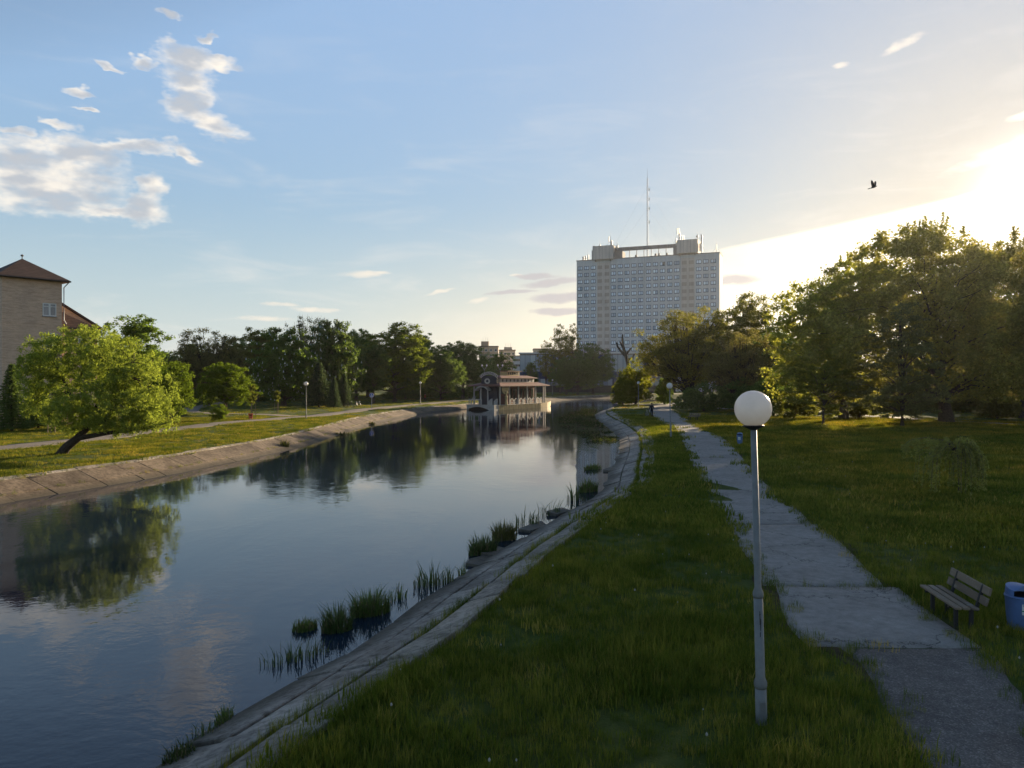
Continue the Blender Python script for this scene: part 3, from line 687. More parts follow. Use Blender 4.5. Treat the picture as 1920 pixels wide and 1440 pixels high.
for i, (px, tp, w, d) in enumerate(BL):
    T('background_tree', ['round_a', 'round_b'][i % 2], 'dark shaded second row tree '+['behind the small fresh green maple', 'between the brownish twiggy tree and the chestnuts', 'behind the wider flowering chestnut', 'behind the young spruces and parked bicycles', 'behind the bare trunk of the yellow green willow', 'behind the restaurant boat sign', 'right behind the leaning golden willow crown', 'behind the side path bend', 'left of the narrow dull green tree', 'right of the taller flowering chestnut', 'close right of the yellow green willow', 'left of the wider flowering chestnut'][i], px, tp, w, d, 'deep', group='second row of park trees')
BU = [(350, 725, 80, 150), (470, 728, 90, 165), (540, 730, 80, 170), (640, 728, 90, 175), (760, 722, 100, 186), (830, 715, 110, 180), (880, 722, 90, 196), (930, 716, 80, 232), (590, 728, 80, 168)]
for i, (px, tp, w, d) in enumerate(BU):
    T('understorey_bush', ['bush_a', 'bush_b'][i % 2], 'dark leafy bush '+['beside the far end of the side path', 'under the narrow dull green tree', 'under the wider flowering chestnut', 'behind the young spruces', 'behind the round blue sign and yellow green willow', 'behind the red jacketed person', 'on the bank behind the boat bow', 'behind the arched boat sign', 'under the taller flowering chestnut'][i], px, tp, w, d, 'deep', 'bush', group='bushes under the park trees')
T('spruce_tree', 'spruce', 'dark blue green spruce behind the globe lamp on the far bank', 598, 676, 60, 128, 'blue')
T('spruce_tree', 'spruce', 'small young spruce left of the parked bicycles', 626, 704, 30, 124, 'blue')
T('spruce_tree', 'spruce', 'slightly taller young spruce close to the parked bicycles', 645, 698, 36, 130, 'blue')
T('spruce_tree', 'spruce', 'dark spruce at the foot of the brick tower', 22, 678, 70, 68, 'deep')
T('spruce_tree', 'spruce', 'dark spruce low behind the leaning willow trunk', 72, 700, 66, 72, 'deep')
T('spruce_tree', 'spruce', 'small dark spruce under the fresh green tree near the side path', 318, 735, 60, 92, 'blue')
T('leafy_shrub', 'bush_b', 'light green rounded shrub beside the far bank path', 413, 757, 40, 84, 'fresh', 'shrub')
# right bank
T('twiggy_tree', 'twiggy', 'broad rounded tree with fine upright twigs at the path bend', 1290, 556, 230, 134, (0.195, 0.180, 0.062))
T('broadleaf_tree', 'round_a', 'leafy tree rising right behind the twiggy round tree', 1392, 541, 150, 134, 'olive')
T('twiggy_tree', 'twiggy', 'dark brownish twiggy tree filling the grove centre', 1390, 600, 160, 112, 'brown', rz=2.0)
T('broadleaf_tree', 'round_b', 'dark shaded tree deep inside the right grove', 1460, 610, 170, 120, 'deep')
T('lit_bush', 'bush_b', 'sunlit yellow green bush at the river bend', 1192, 672, 100, 142, 'yellow', 'bush')
T('lit_bush', 'bush_a', 'low yellow green bush reaching over the water at the bend', 1168, 715, 70, 140, 'yellow', 'bush')
T('lit_bush', 'bush_a', 'light green bush behind the globe lamp by the path bend', 1246, 706, 60, 146, 'fresh', 'bush')
T('hedge_bush', 'bush_a', 'dark bush at the foot of the twiggy round tree', 1320, 716, 130, 112, 'deep', 'bush')
T('hedge_bush', 'bush_b', 'dark bush in the middle of the grove foot', 1395, 708, 110, 108, 'deep', 'bush')
T('hedge_bush', 'bush_b', 'dark rounded evergreen bush left of the layered maple', 1450, 690, 90, 98, 'deep', 'bush')
# right grove: large maples seen against the light, spreading in tiers
def big_tree(name, label, seed, base, ells, nclump, per, leaf, clump, trunk_h, trunk_r, col, limbs=60, **k):
    tm, cm = tree_meshes(name, seed, ells, nclump, per, leaf, clump, trunk_h, trunk_r, limbs, **k)
    z = zground(base[0], base[1]); e = empty(name, (base[0], base[1], z), 0, label, 'tree')
    link('trunk', tm, None, e); o = link('crown', cm, None, e); o.color = (*col, 1); return e
def ellpx(base, lst, d):
    """ellipsoids given by photo centre, half width, half height in pixels and depth offset"""
    out = []
    for px, py, w, h, dy, ry in lst:
        p = ray(px, py, d+dy); s = (d+dy)/F; out.append((p.x-base[0], p.y-base[1], p.z, w*s, ry, h*s))
    return out
b1 = (at(1775, 792).x, at(1775, 792).y)
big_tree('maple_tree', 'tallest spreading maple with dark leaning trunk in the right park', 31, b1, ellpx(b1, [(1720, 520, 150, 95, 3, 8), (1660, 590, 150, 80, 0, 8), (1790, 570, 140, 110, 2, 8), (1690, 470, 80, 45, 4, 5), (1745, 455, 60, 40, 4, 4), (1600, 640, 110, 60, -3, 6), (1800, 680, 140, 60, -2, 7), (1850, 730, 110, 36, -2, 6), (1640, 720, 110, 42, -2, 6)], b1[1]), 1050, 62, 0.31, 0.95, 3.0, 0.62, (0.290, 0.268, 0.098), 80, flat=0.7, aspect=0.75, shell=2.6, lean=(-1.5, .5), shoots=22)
b2 = (38.0, 88.0)
big_tree('maple_tree', 'olive green maple on the left edge of the right grove', 32, b2, ellpx(b2, [(1570, 590, 110, 80, 4, 7), (1530, 640, 90, 90, 0, 6), (1610, 545, 80, 60, 6, 6), (1590, 670, 100, 50, 0, 6), (1510, 712, 70, 50, 0, 5)], b2[1]), 780, 62, 0.30, 0.88, 2.4, 0.45, (0.310, 0.310, 0.090), 60, flat=0.6, aspect=0.75, shell=2.6, shoots=16)
b3 = (60.0, 90.0)
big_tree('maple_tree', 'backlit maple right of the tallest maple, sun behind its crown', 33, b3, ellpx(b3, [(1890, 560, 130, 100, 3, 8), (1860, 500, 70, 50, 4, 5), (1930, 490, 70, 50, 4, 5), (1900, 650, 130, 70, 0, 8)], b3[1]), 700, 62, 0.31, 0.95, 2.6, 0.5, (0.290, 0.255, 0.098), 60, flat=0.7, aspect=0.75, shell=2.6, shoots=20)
b4 = (37.6, 74.0)
big_tree('conical_tree', 'grey green drooping tree in front of the tallest maple', 34, b4, ellpx(b4, [(1690, 690, 75, 95, 0, 4.2), (1680, 740, 100, 50, 0, 5), (1690, 610, 42, 55, 0, 2.4)], b4[1]), 300, 90, 0.20, 0.55, 1.2, 0.2, (0.190, 0.195, 0.110), 50, flat=0.4, droop=0.9, shell=3.0, zmin=0.3)
b5 = (31.2, 77.0)
big_tree('layered_tree', 'light green tree with tiers of low branches beside the dark evergreen bush', 35, b5, ellpx(b5, [(1545, 735, 62, 45, 0, 3.2), (1510, 700, 40, 25, 0, 2.2), (1580, 700, 50, 35, 1, 2.6)], b5[1]), 150, 90, 0.24, 0.55, 0.6, 0.14, (0.220, 0.225, 0.070), 40, flat=0.3, shell=3.0, zmin=0.25)
b6 = (74.0, 84.0)
big_tree('maple_tree', 'dark maple at the far right end of the grove', 36, b6, [(0, 0, 11, 8.5, 7, 7), (-3, 0, 7, 6, 6, 4.5), (3, 0, 15, 5, 5, 4.5)], 420, 70, 0.34, 1.1, 2.6, 0.5, (0.135, 0.11, 0.04), 40, flat=0.7, shell=2.6)
for i, (x, y, H, W) in enumerate([(70, 112, 17, 15), (84, 104, 19, 18), (96, 92, 19, 18)]):
    plant('grove_tree', ['round_a', 'round_b'][i % 2], 'dark back row tree '+['behind the tallest maple trunk', 'behind the backlit maple', 'beyond the dark end maple'][i], 'tree', (x, y), H, W, 'brown', group='back row of the right grove')
for i, (px, tp, w, d) in enumerate([(1560, 735, 120, 108), (1650, 735, 150, 112), (1760, 725, 160, 112), (1860, 728, 150, 108), (1960, 722, 150, 104), (1500, 738, 90, 104)]):
    T('grove_bush', ['bush_a', 'bush_b'][i % 2], 'dark bush at the lawn back '+['behind the layered light green tree', 'behind the grey green drooping tree', 'behind the tallest maple trunk', 'under the backlit maple', 'under the dark end maple', 'beside the dark evergreen bush'][i], px, tp, w, d, 'brown', 'bush', group='bushes behind the right lawn')

plant('park_tree', 'round_b', 'leafy tree beyond the bench and the blue bin that shades the path', 'tree', (41.6, 55.5), 17.5, 12.8, (0.225, 0.200, 0.074), rz=0.4)
plant('park_tree', 'round_a', 'second leafy tree further right beyond the blue bin', 'tree', (50.5, 51.0), 17.0, 13.0, 'olive', rz=1.4)
for i, (px, tp, w, d, c_) in enumerate([(1490, 728, 90, 90, 'olive'), (1610, 742, 100, 92, 'olive'), (1870, 738, 120, 90, 'brown')]):
    T('skirt_bush', ['bush_a', 'bush_b', 'bush_a'][i], 'leafy olive bush '+['under the left edge of the olive green maple', 'between the two trunks left of the tallest maple', 'right of the dark leaning trunk of the tallest maple'][i], px, tp, w, d, c_, 'bush')
# leaning willow on the far bank
def willow():
    rg = np.random.default_rng(41); rr = random.Random(41)
    base = at(112, 853); bz = zground(base.x, base.y); e = empty('willow_tree', (base.x, base.y, bz), 0, 'golden green willow leaning from a slanted dark trunk on the far bank grass', 'tree')
    d = base.y
    E = ellpx(base, [(135, 670, 84, 52, 1, 2.8), (92, 712, 50, 50, 1, 2.2), (215, 690, 75, 60, 0, 2.6), (265, 735, 62, 58, 0, 2.2), (200, 760, 95, 42, -1, 2.6), (140, 775, 60, 32, 0, 2.0), (285, 785, 48, 24, -.5, 1.6), (82, 755, 36, 40, 1, 1.6), (235, 797, 80, 22, -.8, 1.8), (160, 798, 46, 18, 0, 1.4), (308, 797, 30, 16, -.6, 1.0), (66, 690, 26, 26, 1, 1.4), (170, 640, 45, 26, 1, 1.8)], d)
    C = clump_points(E, 1750, rg, 3.6); C = C[C[:, 2] > 0.55]
    n_per = 60; V, Fq = leaf_cards(C, 0.28*rg.uniform(.6, 1.35, len(C)), n_per, 0.15, 0.32, 0.35, 0.9, rg, 0.9)
    cm = npmesh('willow_crown', V, [Fq]); cm.materials.append(M['leaf']); o = link('crown', cm, None, e); o.color = (0.265, 0.315, 0.085, 1)
    mb = MB()
    def P(px, py, dy=0): q = ray(px, py, d+dy); return Vector((q.x-base.x, q.y-base.y, q.z-bz))
    S = Vector((0, 0, -.2)); K = P(145, 822); K2 = P(165, 800)
    mb.tube([S+Vector((-.05, 0, 0)), P(125, 838), K, K2], [.34, .27, .23, .2], 9)
    mains = [[K2, P(150, 770), P(130, 735, .5), P(112, 700, .8), P(100, 665, 1)], [K2, P(158, 750, .6), P(150, 710, 1), P(165, 670, 1), P(180, 640, 1.2)], [K2, P(195, 790, -.3), P(225, 750, -.4), P(245, 710, -.2), P(250, 680, 0)], [K, P(200, 812, -.6), P(245, 806, -.8), P(290, 800, -.8), P(320, 790, -.8)], [K2, P(180, 765, .8), P(200, 720, 1.0), P(205, 680, .8)]]
    forks = []
    for m_ in mains:
        r = [.16*(1-.8*i/(len(m_)-1)) for i in range(len(m_))]; mb.tube(m_, r, 7); forks += m_[1:]
    for ci in rr.sample(range(len(C)), 120):
        q = Vector(C[ci]); s = min(forks, key=lambda f: (f-q).length); limb_mesh(mb, s, q, .045, .008, 4, .1, .06, rr, 3)
    link('trunk', mb.mesh('willow_trunk'), M['bark_dark'], e)
willow()

# small weeping tree on the right lawn
def weeping():
    rg = np.random.default_rng(51); rr = random.Random(51); base = at(1797, 930); bz = zground(base.x, base.y)
    e = empty('weeping_tree', (base.x, base.y, bz), 0, 'small weeping tree with hanging branches and thin stake on the right lawn', 'tree')
    mb = MB(); mb.tube([(0, 0, -.1), (.02, 0, 1.0), (-.05, 0, 1.75)], [.035, .03, .03], 6)
    s = base.y/F; C = []
    br = MB()
    for i in range(60):
        a = rr.uniform(0, 2*PI); L = rr.uniform(.5, 1.25)*(1.45 if abs(math.cos(a)+.4) < .7 and math.cos(a) < 0 else 1.0); hh = rr.uniform(-.15, .45); drop = rr.uniform(1.0, 1.95)
        tip = Vector((math.cos(a)*L, math.sin(a)*L*.8, max(.12, 1.75-drop+.3)))
        p0 = Vector((-.05, 0, 1.7)); p1 = Vector((math.cos(a)*L*.55, math.sin(a)*L*.44, 1.75+hh)); p2 = Vector((math.cos(a)*L*.92, math.sin(a)*L*.75, 1.35+hh*.8))
        pts = [p0.lerp(p1, .5)+Vector((0, 0, .08)), p1, p2, tip]; br.tube([p0]+pts, [.016, .013, .011, .008, .004], 4, caps=False)
        for k in range(30):
            t = rr.uniform(.15, 1)*3; i0 = min(2, int(t)); C.append(pts[i0].lerp(pts[i0+1], t-i0)+Vector((rr.uniform(-.05, .05),)*3))
    # one long arm arching to the left
    arm = [Vector((-.05, 0, 1.7)), Vector((-.6, -.1, 2.12)), Vector((-1.35, -.2, 2.25)), Vector((-2.0, -.25, 2.15)), Vector((-2.35, -.25, 1.85))]
    br.tube(arm, [.02, .017, .014, .01, .005], 5, caps=False)
    for k in range(140):
        t = rr.uniform(.2, 1)*4; i0 = min(3, int(t)); C.append(arm[i0].lerp(arm[i0+1], t-i0)+Vector((rr.uniform(-.07, .07), rr.uniform(-.07, .07), -abs(rr.gauss(0, .22)))))
    C = np.array([tuple(c) for c in C]); V, Fq = leaf_cards(C, np.full(len(C), .07), 7, .08, .6, .2, 1.0, rg, 1.0)
    cm = npmesh('weeping_crown', V, [Fq]); o = link('crown', cm, M['leaf'], e); o.color = (.30, .31, .12, 1)
    mb.v  # trunk
    t_ = mb.build('trunk', M['bark'], e); br.build('branches', M['bark'], e)
    st = MB(); st.tube([(.08, -.04, -.1), (.08, -.04, 1.5)], .012, 6); st.build('stake', M['stake'], e)
M['stake'] = simple('stake_wood', (0.28, 0.22, 0.15), 0.9, 0.1, var=0.4)
weeping()

# young trees in three-post guards
def sapling(px, py, top, label):
    p = at(px, py); z = zground(p.x, p.y); H = ray(px, top, p.y).z-z; rr = random.Random(int(px)); rg = np.random.default_rng(int(px))
    e = empty('young_tree', (p.x, p.y, z), rr.uniform(0, 6), label, 'tree')
    mb = MB(); mb.tube([(0, 0, -.1), (.03, .02, H*.5), (0, 0, H*.96)], [.035, .025, .008], 6); C = []
    for i in range(26):
        a = rr.uniform(0, 6.28); h = H*rr.uniform(.42, .95); L = rr.uniform(.2, .55)*(1.1-h/H*.5); q = Vector((math.cos(a)*L, math.sin(a)*L, h+L*.5))
        mb.tube([(0, 0, h), tuple(q)], [.01, .004], 3, caps=False); C.append(tuple(q)); C.append(tuple(q*.7+Vector((0, 0, h*.3))))
    mb.build('trunk', M['bark'], e)
    V, Fq = leaf_cards(np.array(C), np.full(len(C), .24), 22, .15, .7, .4, .8, rg); cm = npmesh('sapling_crown', V, [Fq]); o = link('crown', cm, M['leaf'], e); o.color = (.125, .135, .04, 1)
    for k in range(3):
        a = 2*PI*k/3; g = MB(); g.tube([(math.cos(a)*.32, math.sin(a)*.32, -.15), (math.cos(a)*.30, math.sin(a)*.30, H*.46)], .035, 6); g.build('stake', M['stake'], e)
    for hgt in (.22, .44):
        r = MB()
        for k in range(3):
            a, b = 2*PI*k/3, 2*PI*(k+1)/3; r.tube([(math.cos(a)*.31, math.sin(a)*.31, H*hgt), (math.cos(b)*.31, math.sin(b)*.31, H*hgt)], .022, 5)
        r.build('guard_rail', M['stake'], e)
sapling(474, 786, 722, 'young tree in a stake guard beside the orange litter bin')
sapling(519, 774, 729, 'young tree in a stake guard, midway between the orange bin and the globe lamp')
sapling(96, 812, 765, 'young tree in a stake guard behind the leaning willow trunk')

# lopped dead tree by the blue glass building
def dead_tree():
    d = 228.0; x = (1178-CX)/F*d; z = zground(x, d); e = empty('dead_tree', (x, d, z), 0, 'leafless lopped tree with stubby upright limbs before the hotel base', 'tree')
    mb = MB(); P = lambda px, py: Vector((ray(px, py, d).x-x, 0, ray(px, py, d).z-z))
    mb.tube([Vector((0, 0, -.3)), P(1181, 700), P(1177, 680), P(1172, 662)], [.75, .62, .55, .5], 8)
    for pts, r in (([(1173, 668), (1164, 658), (1158, 650), (1156, 642)], .42), ([(1173, 664), (1168, 652), (1162, 640)], .4), ([(1172, 662), (1168, 648), (1167, 636), (1167, 627)], .45), ([(1174, 664), (1180, 657), (1184, 652)], .36), ([(1176, 676), (1186, 670), (1190, 664)], .34)):
        mb.tube([P(*q) for q in pts], [r*(1-.45*i/(len(pts)-1)) for i in range(len(pts))], 7)
    mb.build('trunk', M['bark_dark'], e)
dead_tree()

# white candles on the chestnuts
def candles():
    mt = simple('blossom', (0.60, 0.60, 0.52), 0.9, 0.1, var=0.2)
    for o in [o for o in COL.objects if o.name.startswith('chestnut_tree')]:
        cr = [c for c in o.children if c.name.startswith('crown')][0]; me = cr.data; n = len(me.vertices)//4
        co = np.empty(len(me.vertices)*3, np.float32); me.vertices.foreach_get('co', co); co = co.reshape(-1, 4, 3).mean(1)
        ctr = co.mean(0); dd = np.linalg.norm((co-ctr)/[3.2, 3.2, 4.0], axis=1); idx = np.where(dd > 0.86)[0]; idx = rng.choice(idx, 330, replace=False)
        V = []; Fc = []
        for i in idx:
            p = co[i]; w = .075; h = .30; b = len(V)
            for k in range(4): V.append((p[0]+math.cos(k*PI/2)*w, p[1]+math.sin(k*PI/2)*w, p[2]))
            V.append((p[0], p[1], p[2]+h))
            for k in range(4): Fc.append((b+k, b+(k+1) % 4, b+4))
        m2 = npmesh('blossom', np.array(V), [np.array(Fc)]); b_ = link('blossom', m2, mt, o); b_.scale = cr.scale; tag(b_, kind='stuff')
candles()
# ------------------------------------------------------------------ grass, reeds, water plants
def tuft_mesh(name, seed, blades, spread, h, w, bend=0.5, hvar=0.5, mat=None, seg=3):
    rr = random.Random(seed); mb = MB()
    for _ in range(blades):
        a, r = rr.uniform(0, 6.28), spread*math.sqrt(rr.random()); x, y = math.cos(a)*r, math.sin(a)*r
        hh = h*(1-hvar*rr.random()); b = rr.uniform(.1, 1)*bend*hh; ba = rr.uniform(0, 6.28); ww = w*rr.uniform(.7, 1.2)
        dx, dy = math.cos(ba), math.sin(ba); sx, sy = -dy*ww/2, dx*ww/2; L = []
        for i in range(seg):
            t = i/seg; L.append(((x+dx*b*t*t-sx*(1-t*.5), y+dy*b*t*t-sy*(1-t*.5), hh*t*(1-.12*t)-(.02 if i == 0 else 0)), (x+dx*b*t*t+sx*(1-t*.5), y+dy*b*t*t+sy*(1-t*.5), hh*t*(1-.12*t)-(.02 if i == 0 else 0))))
        for i in range(seg-1): mb.quad(L[i][0], L[i][1], L[i+1][1], L[i+1][0])
        mb.poly([L[-1][0], L[-1][1], (x+dx*b, y+dy*b, hh*.88)])
    me = mb.mesh(name); me.materials.append(mat or M['blade']); return me
def instancer(name, pts, rz, sc, idx, meshes, kind='stuff', label=None, cat=None):
    """points carrying copies of a few tuft meshes"""
    c = bpy.data.collections.new(name+'_kinds')
    for i, me in enumerate(meshes):
        o = bpy.data.objects.new('%s_%02d' % (me.name, i), me); c.objects.link(o)
    me = bpy.data.meshes.new(name); n = len(pts); me.vertices.add(n); me.vertices.foreach_set('co', np.asarray(pts, np.float32).ravel())
    for nm, typ, v in (('rz', 'FLOAT', rz), ('sc', 'FLOAT', sc), ('ti', 'INT', idx)):
        at_ = me.attributes.new(nm, typ, 'POINT'); at_.data.foreach_set('value', np.asarray(v, np.float32 if typ == 'FLOAT' else np.int32))
    me.update(); ob = link(name, me)
    g = bpy.data.node_groups.new(name, 'GeometryNodeTree')
    g.interface.new_socket('Geometry', in_out='INPUT', socket_type='NodeSocketGeometry'); g.interface.new_socket('Geometry', in_out='OUTPUT', socket_type='NodeSocketGeometry')
    N = g.nodes; gi = N.new('NodeGroupInput'); go = N.new('NodeGroupOutput'); ip = N.new('GeometryNodeInstanceOnPoints'); ci = N.new('GeometryNodeCollectionInfo')
    ci.inputs['Collection'].default_value = c; ci.inputs['Separate Children'].default_value = True; ci.inputs['Reset Children'].default_value = True
    def attr(nm, typ):
        a = N.new('GeometryNodeInputNamedAttribute'); a.data_type = typ; a.inputs['Name'].default_value = nm; return a.outputs['Attribute']
    cx = N.new('ShaderNodeCombineXYZ'); g.links.new(attr('rz', 'FLOAT'), cx.inputs[2])
    g.links.new(gi.outputs[0], ip.inputs['Points']); g.links.new(ci.outputs[0], ip.inputs['Instance']); ip.inputs['Pick Instance'].default_value = True
    g.links.new(attr('ti', 'INT'), ip.inputs['Instance Index']); g.links.new(cx.outputs[0], ip.inputs['Rotation']); g.links.new(attr('sc', 'FLOAT'), ip.inputs['Scale'])
    g.links.new(ip.outputs[0], go.inputs[0]); md = ob.modifiers.new('scatter', 'NODES'); md.node_group = g
    return tag(ob, label, cat, kind=kind)
def vnoise(P, s):
    x, y = P[:, 0]*s, P[:, 1]*s
    return (np.sin(x*1.7+y*.6+1)+np.sin(x*-.9+y*1.9+2.3)+np.sin(x*3.1-y*2.2+.4)*.6+np.sin(x*.5+y*4.1)*.5)/3.1
def scatter(dmin, dmax, dens, n_try_scale, amin=-42, amax=50):
    """points in the view wedge, dens per square metre"""
    area = 0.5*math.radians(amax-amin)*(dmax**2-dmin**2); n = int(area*dens)
    r = np.sqrt(rng.uniform(dmin**2, dmax**2, n)); a = np.radians(rng.uniform(amin, amax, n)); return np.stack([np.sin(a)*r, np.cos(a)*r], axis=1)
def lawn_points(P, margin=BANK-0.02, edge=0.12):
    d = river_sd(P); k = (d > margin) & ~on_path(P); P, d = P[k], d[k]; return P, d
near_t = [tuft_mesh('grass_tuft', 60+i, 34, .17, .24, .0075, .7, .6) for i in range(5)]+[tuft_mesh('grass_tuft', 70+i, 24, .14, .34, .006, .5, .6) for i in range(2)]+[tuft_mesh('grass_tuft', 170+i, 9, .10, .50, .0055, .45, .5) for i in range(2)]+[tuft_mesh('weed_rosette', 190+i, 11, .10, .15, .032, 1.3, .4) for i in range(1)]
mid_t = [tuft_mesh('grass_tuft', 80+i, 46, .42, .26, .018, .7, .6, seg=2) for i in range(4)]
far_t = [tuft_mesh('grass_tuft', 90+i, 60, 1.0, .30, .05, .7, .6, seg=2) for i in range(3)]
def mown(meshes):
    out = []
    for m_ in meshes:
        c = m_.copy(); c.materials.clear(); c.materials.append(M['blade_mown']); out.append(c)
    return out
def build_grass():
    sets = []
    for dmin, dmax, dens, kind in ((6.2, 13, 85, 0), (13, 24, 50, 0), (24, 46, 16, 1), (46, 100, 8.0, 1), (100, 250, .7, 2)):
        P = scatter(dmin, dmax, dens, 1)
        P, d = lawn_points(P); v = vnoise(P, .55)+.5*vnoise(P, 1.9)
        keep = rng.random(len(P)) < np.clip(.85+.3*v, .6, 1); P, d, v = P[keep], d[keep], v[keep]
        s = np.clip(.70+.38*v+.16*rng.normal(0, 1, len(P)), .30, 1.6)
        s *= np.where(P[:, 0] < river_mid(P[:, 1]), .75, 1.0)
        z = zg_np(P, d); nk = (10, 4, 3)[kind]; off = (0, 10, 14)[kind]
        sets.append((np.column_stack([P, z]), rng.uniform(0, 6.28, len(P)), s, off+rng.integers(0, nk, len(P))))
    for nm, left in (('right_lawn_grass', False), ('left_lawn_grass', True)):
        pp, rz, sc, ti = [], [], [], []
        for p, r, s, t in sets:
            k = (p[:, 0] < river_mid(p[:, 1])) == left; pp.append(p[k]); rz.append(r[k]); sc.append(s[k]); ti.append(t[k])
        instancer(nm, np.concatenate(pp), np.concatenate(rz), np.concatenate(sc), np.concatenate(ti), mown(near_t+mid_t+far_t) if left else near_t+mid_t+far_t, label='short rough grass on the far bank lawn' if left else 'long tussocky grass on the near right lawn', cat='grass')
def river_mid(y):
    ml = np.interp(y, LW[:, 1], LW[:, 0]); mr = np.interp(y, RW[:, 1], RW[:, 0]); return (ml+mr)/2
build_grass()
# grass spilling over path edges and joints, weeds in the bank seams
def edge_grass():
    pp = []
    for q in PATH_POLYS:
        q = np.array(q); c = np.concatenate([q, q[:1]]); c = resample(c, 0.12)
        dd = np.hypot(c[:, 0], c[:, 1]); c = c[(dd < 40) & (c[:, 1] > 5)]
        j = rng.normal(0, .07, c.shape); k = rng.random(len(c)) < .5; pp.append((c+j)[k])
    P = np.concatenate(pp); rr = np.hypot(P[:, 0], P[:, 1]); k = (rng.random(len(P)) < np.clip(14/rr, .2, 1)); P = P[k]
    # joints between the smooth sections stay bare in the middle
    keep = np.ones(len(P), bool); inner = np.zeros(len(P), bool)
    lpts = []; rpts = []
    for nm, mt, rs in secs:
        a, b = rows(rs); lpts += a; rpts += b
    lp, rp_ = np.array(lpts), np.array(rpts)
    xl = np.interp(P[:, 1], lp[:, 1], lp[:, 0]); xr = np.interp(P[:, 1], rp_[:, 1], rp_[:, 0])
    inner = (P[:, 0] > xl+.45) & (P[:, 0] < xr-.35) & (P[:, 0] > 2); keep &= ~(inner & (rng.random(len(P)) < .985)); P = P[keep]
    z = zg_np(P, np.full(len(P), 50.)); n1 = len(P)
    # seam between slab and coping on the right bank, seams on the left bank
    sp = []; sz = []
    L = resample(RW, .09); o = offset_line(L, 1.69); o = np.concatenate([o, offset_line(L, 1.68)]); T_ = np.hypot(o[:, 0], o[:, 1]); v = vnoise(o, .8)
    k = (o[:, 1] > 5) & (o[:, 1] < 110) & (rng.random(len(o)) < np.clip(.45+.6*v, .08, .95)*np.clip(30/T_, .25, 1)); sp.append(o[k]+rng.normal(0, .05, (k.sum(), 2))); sz.append(np.full(k.sum(), WZ*(1-1.69/BANK)-.03))
    for off, pr in ((.64, .18), (1.25, .05), (1.9, .35)):
        L = resample(LW, .25); o = offset_line(L, -off); k = (o[:, 1] > 25) & (o[:, 1] < 130) & (rng.random(len(o)) < pr*np.clip(1+1.5*vnoise(o, .7), 0, 2)); sp.append(o[k]+rng.normal(0, .05, (k.sum(), 2))); sz.append(np.full(k.sum(), WZ*(1-off*LEFT_K/BANK)-.02))
    # ragged grass lip hanging over both banks
    for Wl, sgn in ((RW, 1), (LW, -1)):
        L = resample(Wl, .10); o = offset_line(L, 2.56 if sgn > 0 else -2.12); dd = np.hypot(o[:, 0], o[:, 1]); k = (o[:, 1] > 4) & (dd < 150) & (rng.random(len(o)) < np.clip(15/dd, .1, .7)); sp.append(o[k]+rng.normal(0, .08, (k.sum(), 2))); sz.append(np.full(k.sum(), -.04))
    S = np.concatenate(sp); P = np.concatenate([P, S]); z = np.concatenate([z, np.concatenate(sz)])
    dd = np.hypot(P[:, 0], P[:, 1]); s = rng.uniform(.4, .95, len(P))*np.clip(.8+dd/60, 1, 1.15)
    instancer('edge_grass', np.column_stack([P, z]), rng.uniform(0, 6.28, len(P)), s, rng.integers(0, 5, len(P)), near_t, label='grass tufts spilling over path edges and bank seams', cat='grass')
edge_grass()
def dandelions():
    mt = simple('seed_head', (0.34, 0.34, 0.31), 0.9, 0.1, var=0.1); M['stem'] = simple('stem', (0.12, 0.14, 0.05), 0.8, 0.1)
    mb = MB(); mb.cm = 1; mb.tube([(0, 0, -.02), (.02, .01, .17), (.03, .01, .33)], .003, 3, caps=False); mb.cm = 0; mb.lathe([(.002, .31), (.012, .318), (.017, .332), (.012, .346), (.002, .36)], 7, (.03, .01, 0))
    me = mb.mesh('seed_head'); me.materials.append(mt); me.materials.append(M['stem'])
    P = np.concatenate([scatter(7, 25, .40, 1), scatter(25, 50, .08, 1, 5, 37)]); P, d = lawn_points(P); k = vnoise(P, .4) > -.35; P, d = P[k], d[k]
    instancer('dandelion_heads', np.column_stack([P, zg_np(P, d)]), rng.uniform(0, 6, len(P)), rng.uniform(.5, 1.05, len(P)), np.zeros(len(P), int), [me], label='white dandelion seed heads dotted over the right lawn', cat='flowers')
dandelions()
# reeds: each clump is a thing of its own
def reed_mat():
    m, t, out = newmat('reed_blade'); oi = t.new('ShaderNodeObjectInfo'); ge = t.new('ShaderNodeNewGeometry'); r = ge.outputs['Random Per Island']
    c = t.cmul(oi.outputs['Color'], t.ramp(r, [(0.0, (.6, .62, .55)), (0.6, (1.1, 1.1, .9)), (1.0, (1.5, 1.35, 1.0))])); c = t.mix(t.smooth(r, .83, .86), c, (.20, .165, .09))
    d = t.new('ShaderNodeBsdfDiffuse'); tr = t.new('ShaderNodeBsdfTranslucent'); t.l.new(c, d.inputs[0]); t.l.new(c, tr.inputs[0]); mx = t.new('ShaderNodeMixShader'); mx.inputs[0].default_value = .4
    t.l.new(d.outputs[0], mx.inputs[1]); t.l.new(tr.outputs[0], mx.inputs[2]); t.l.new(mx.outputs[0], out.inputs[0]); return m
M['reed'] = reed_mat()
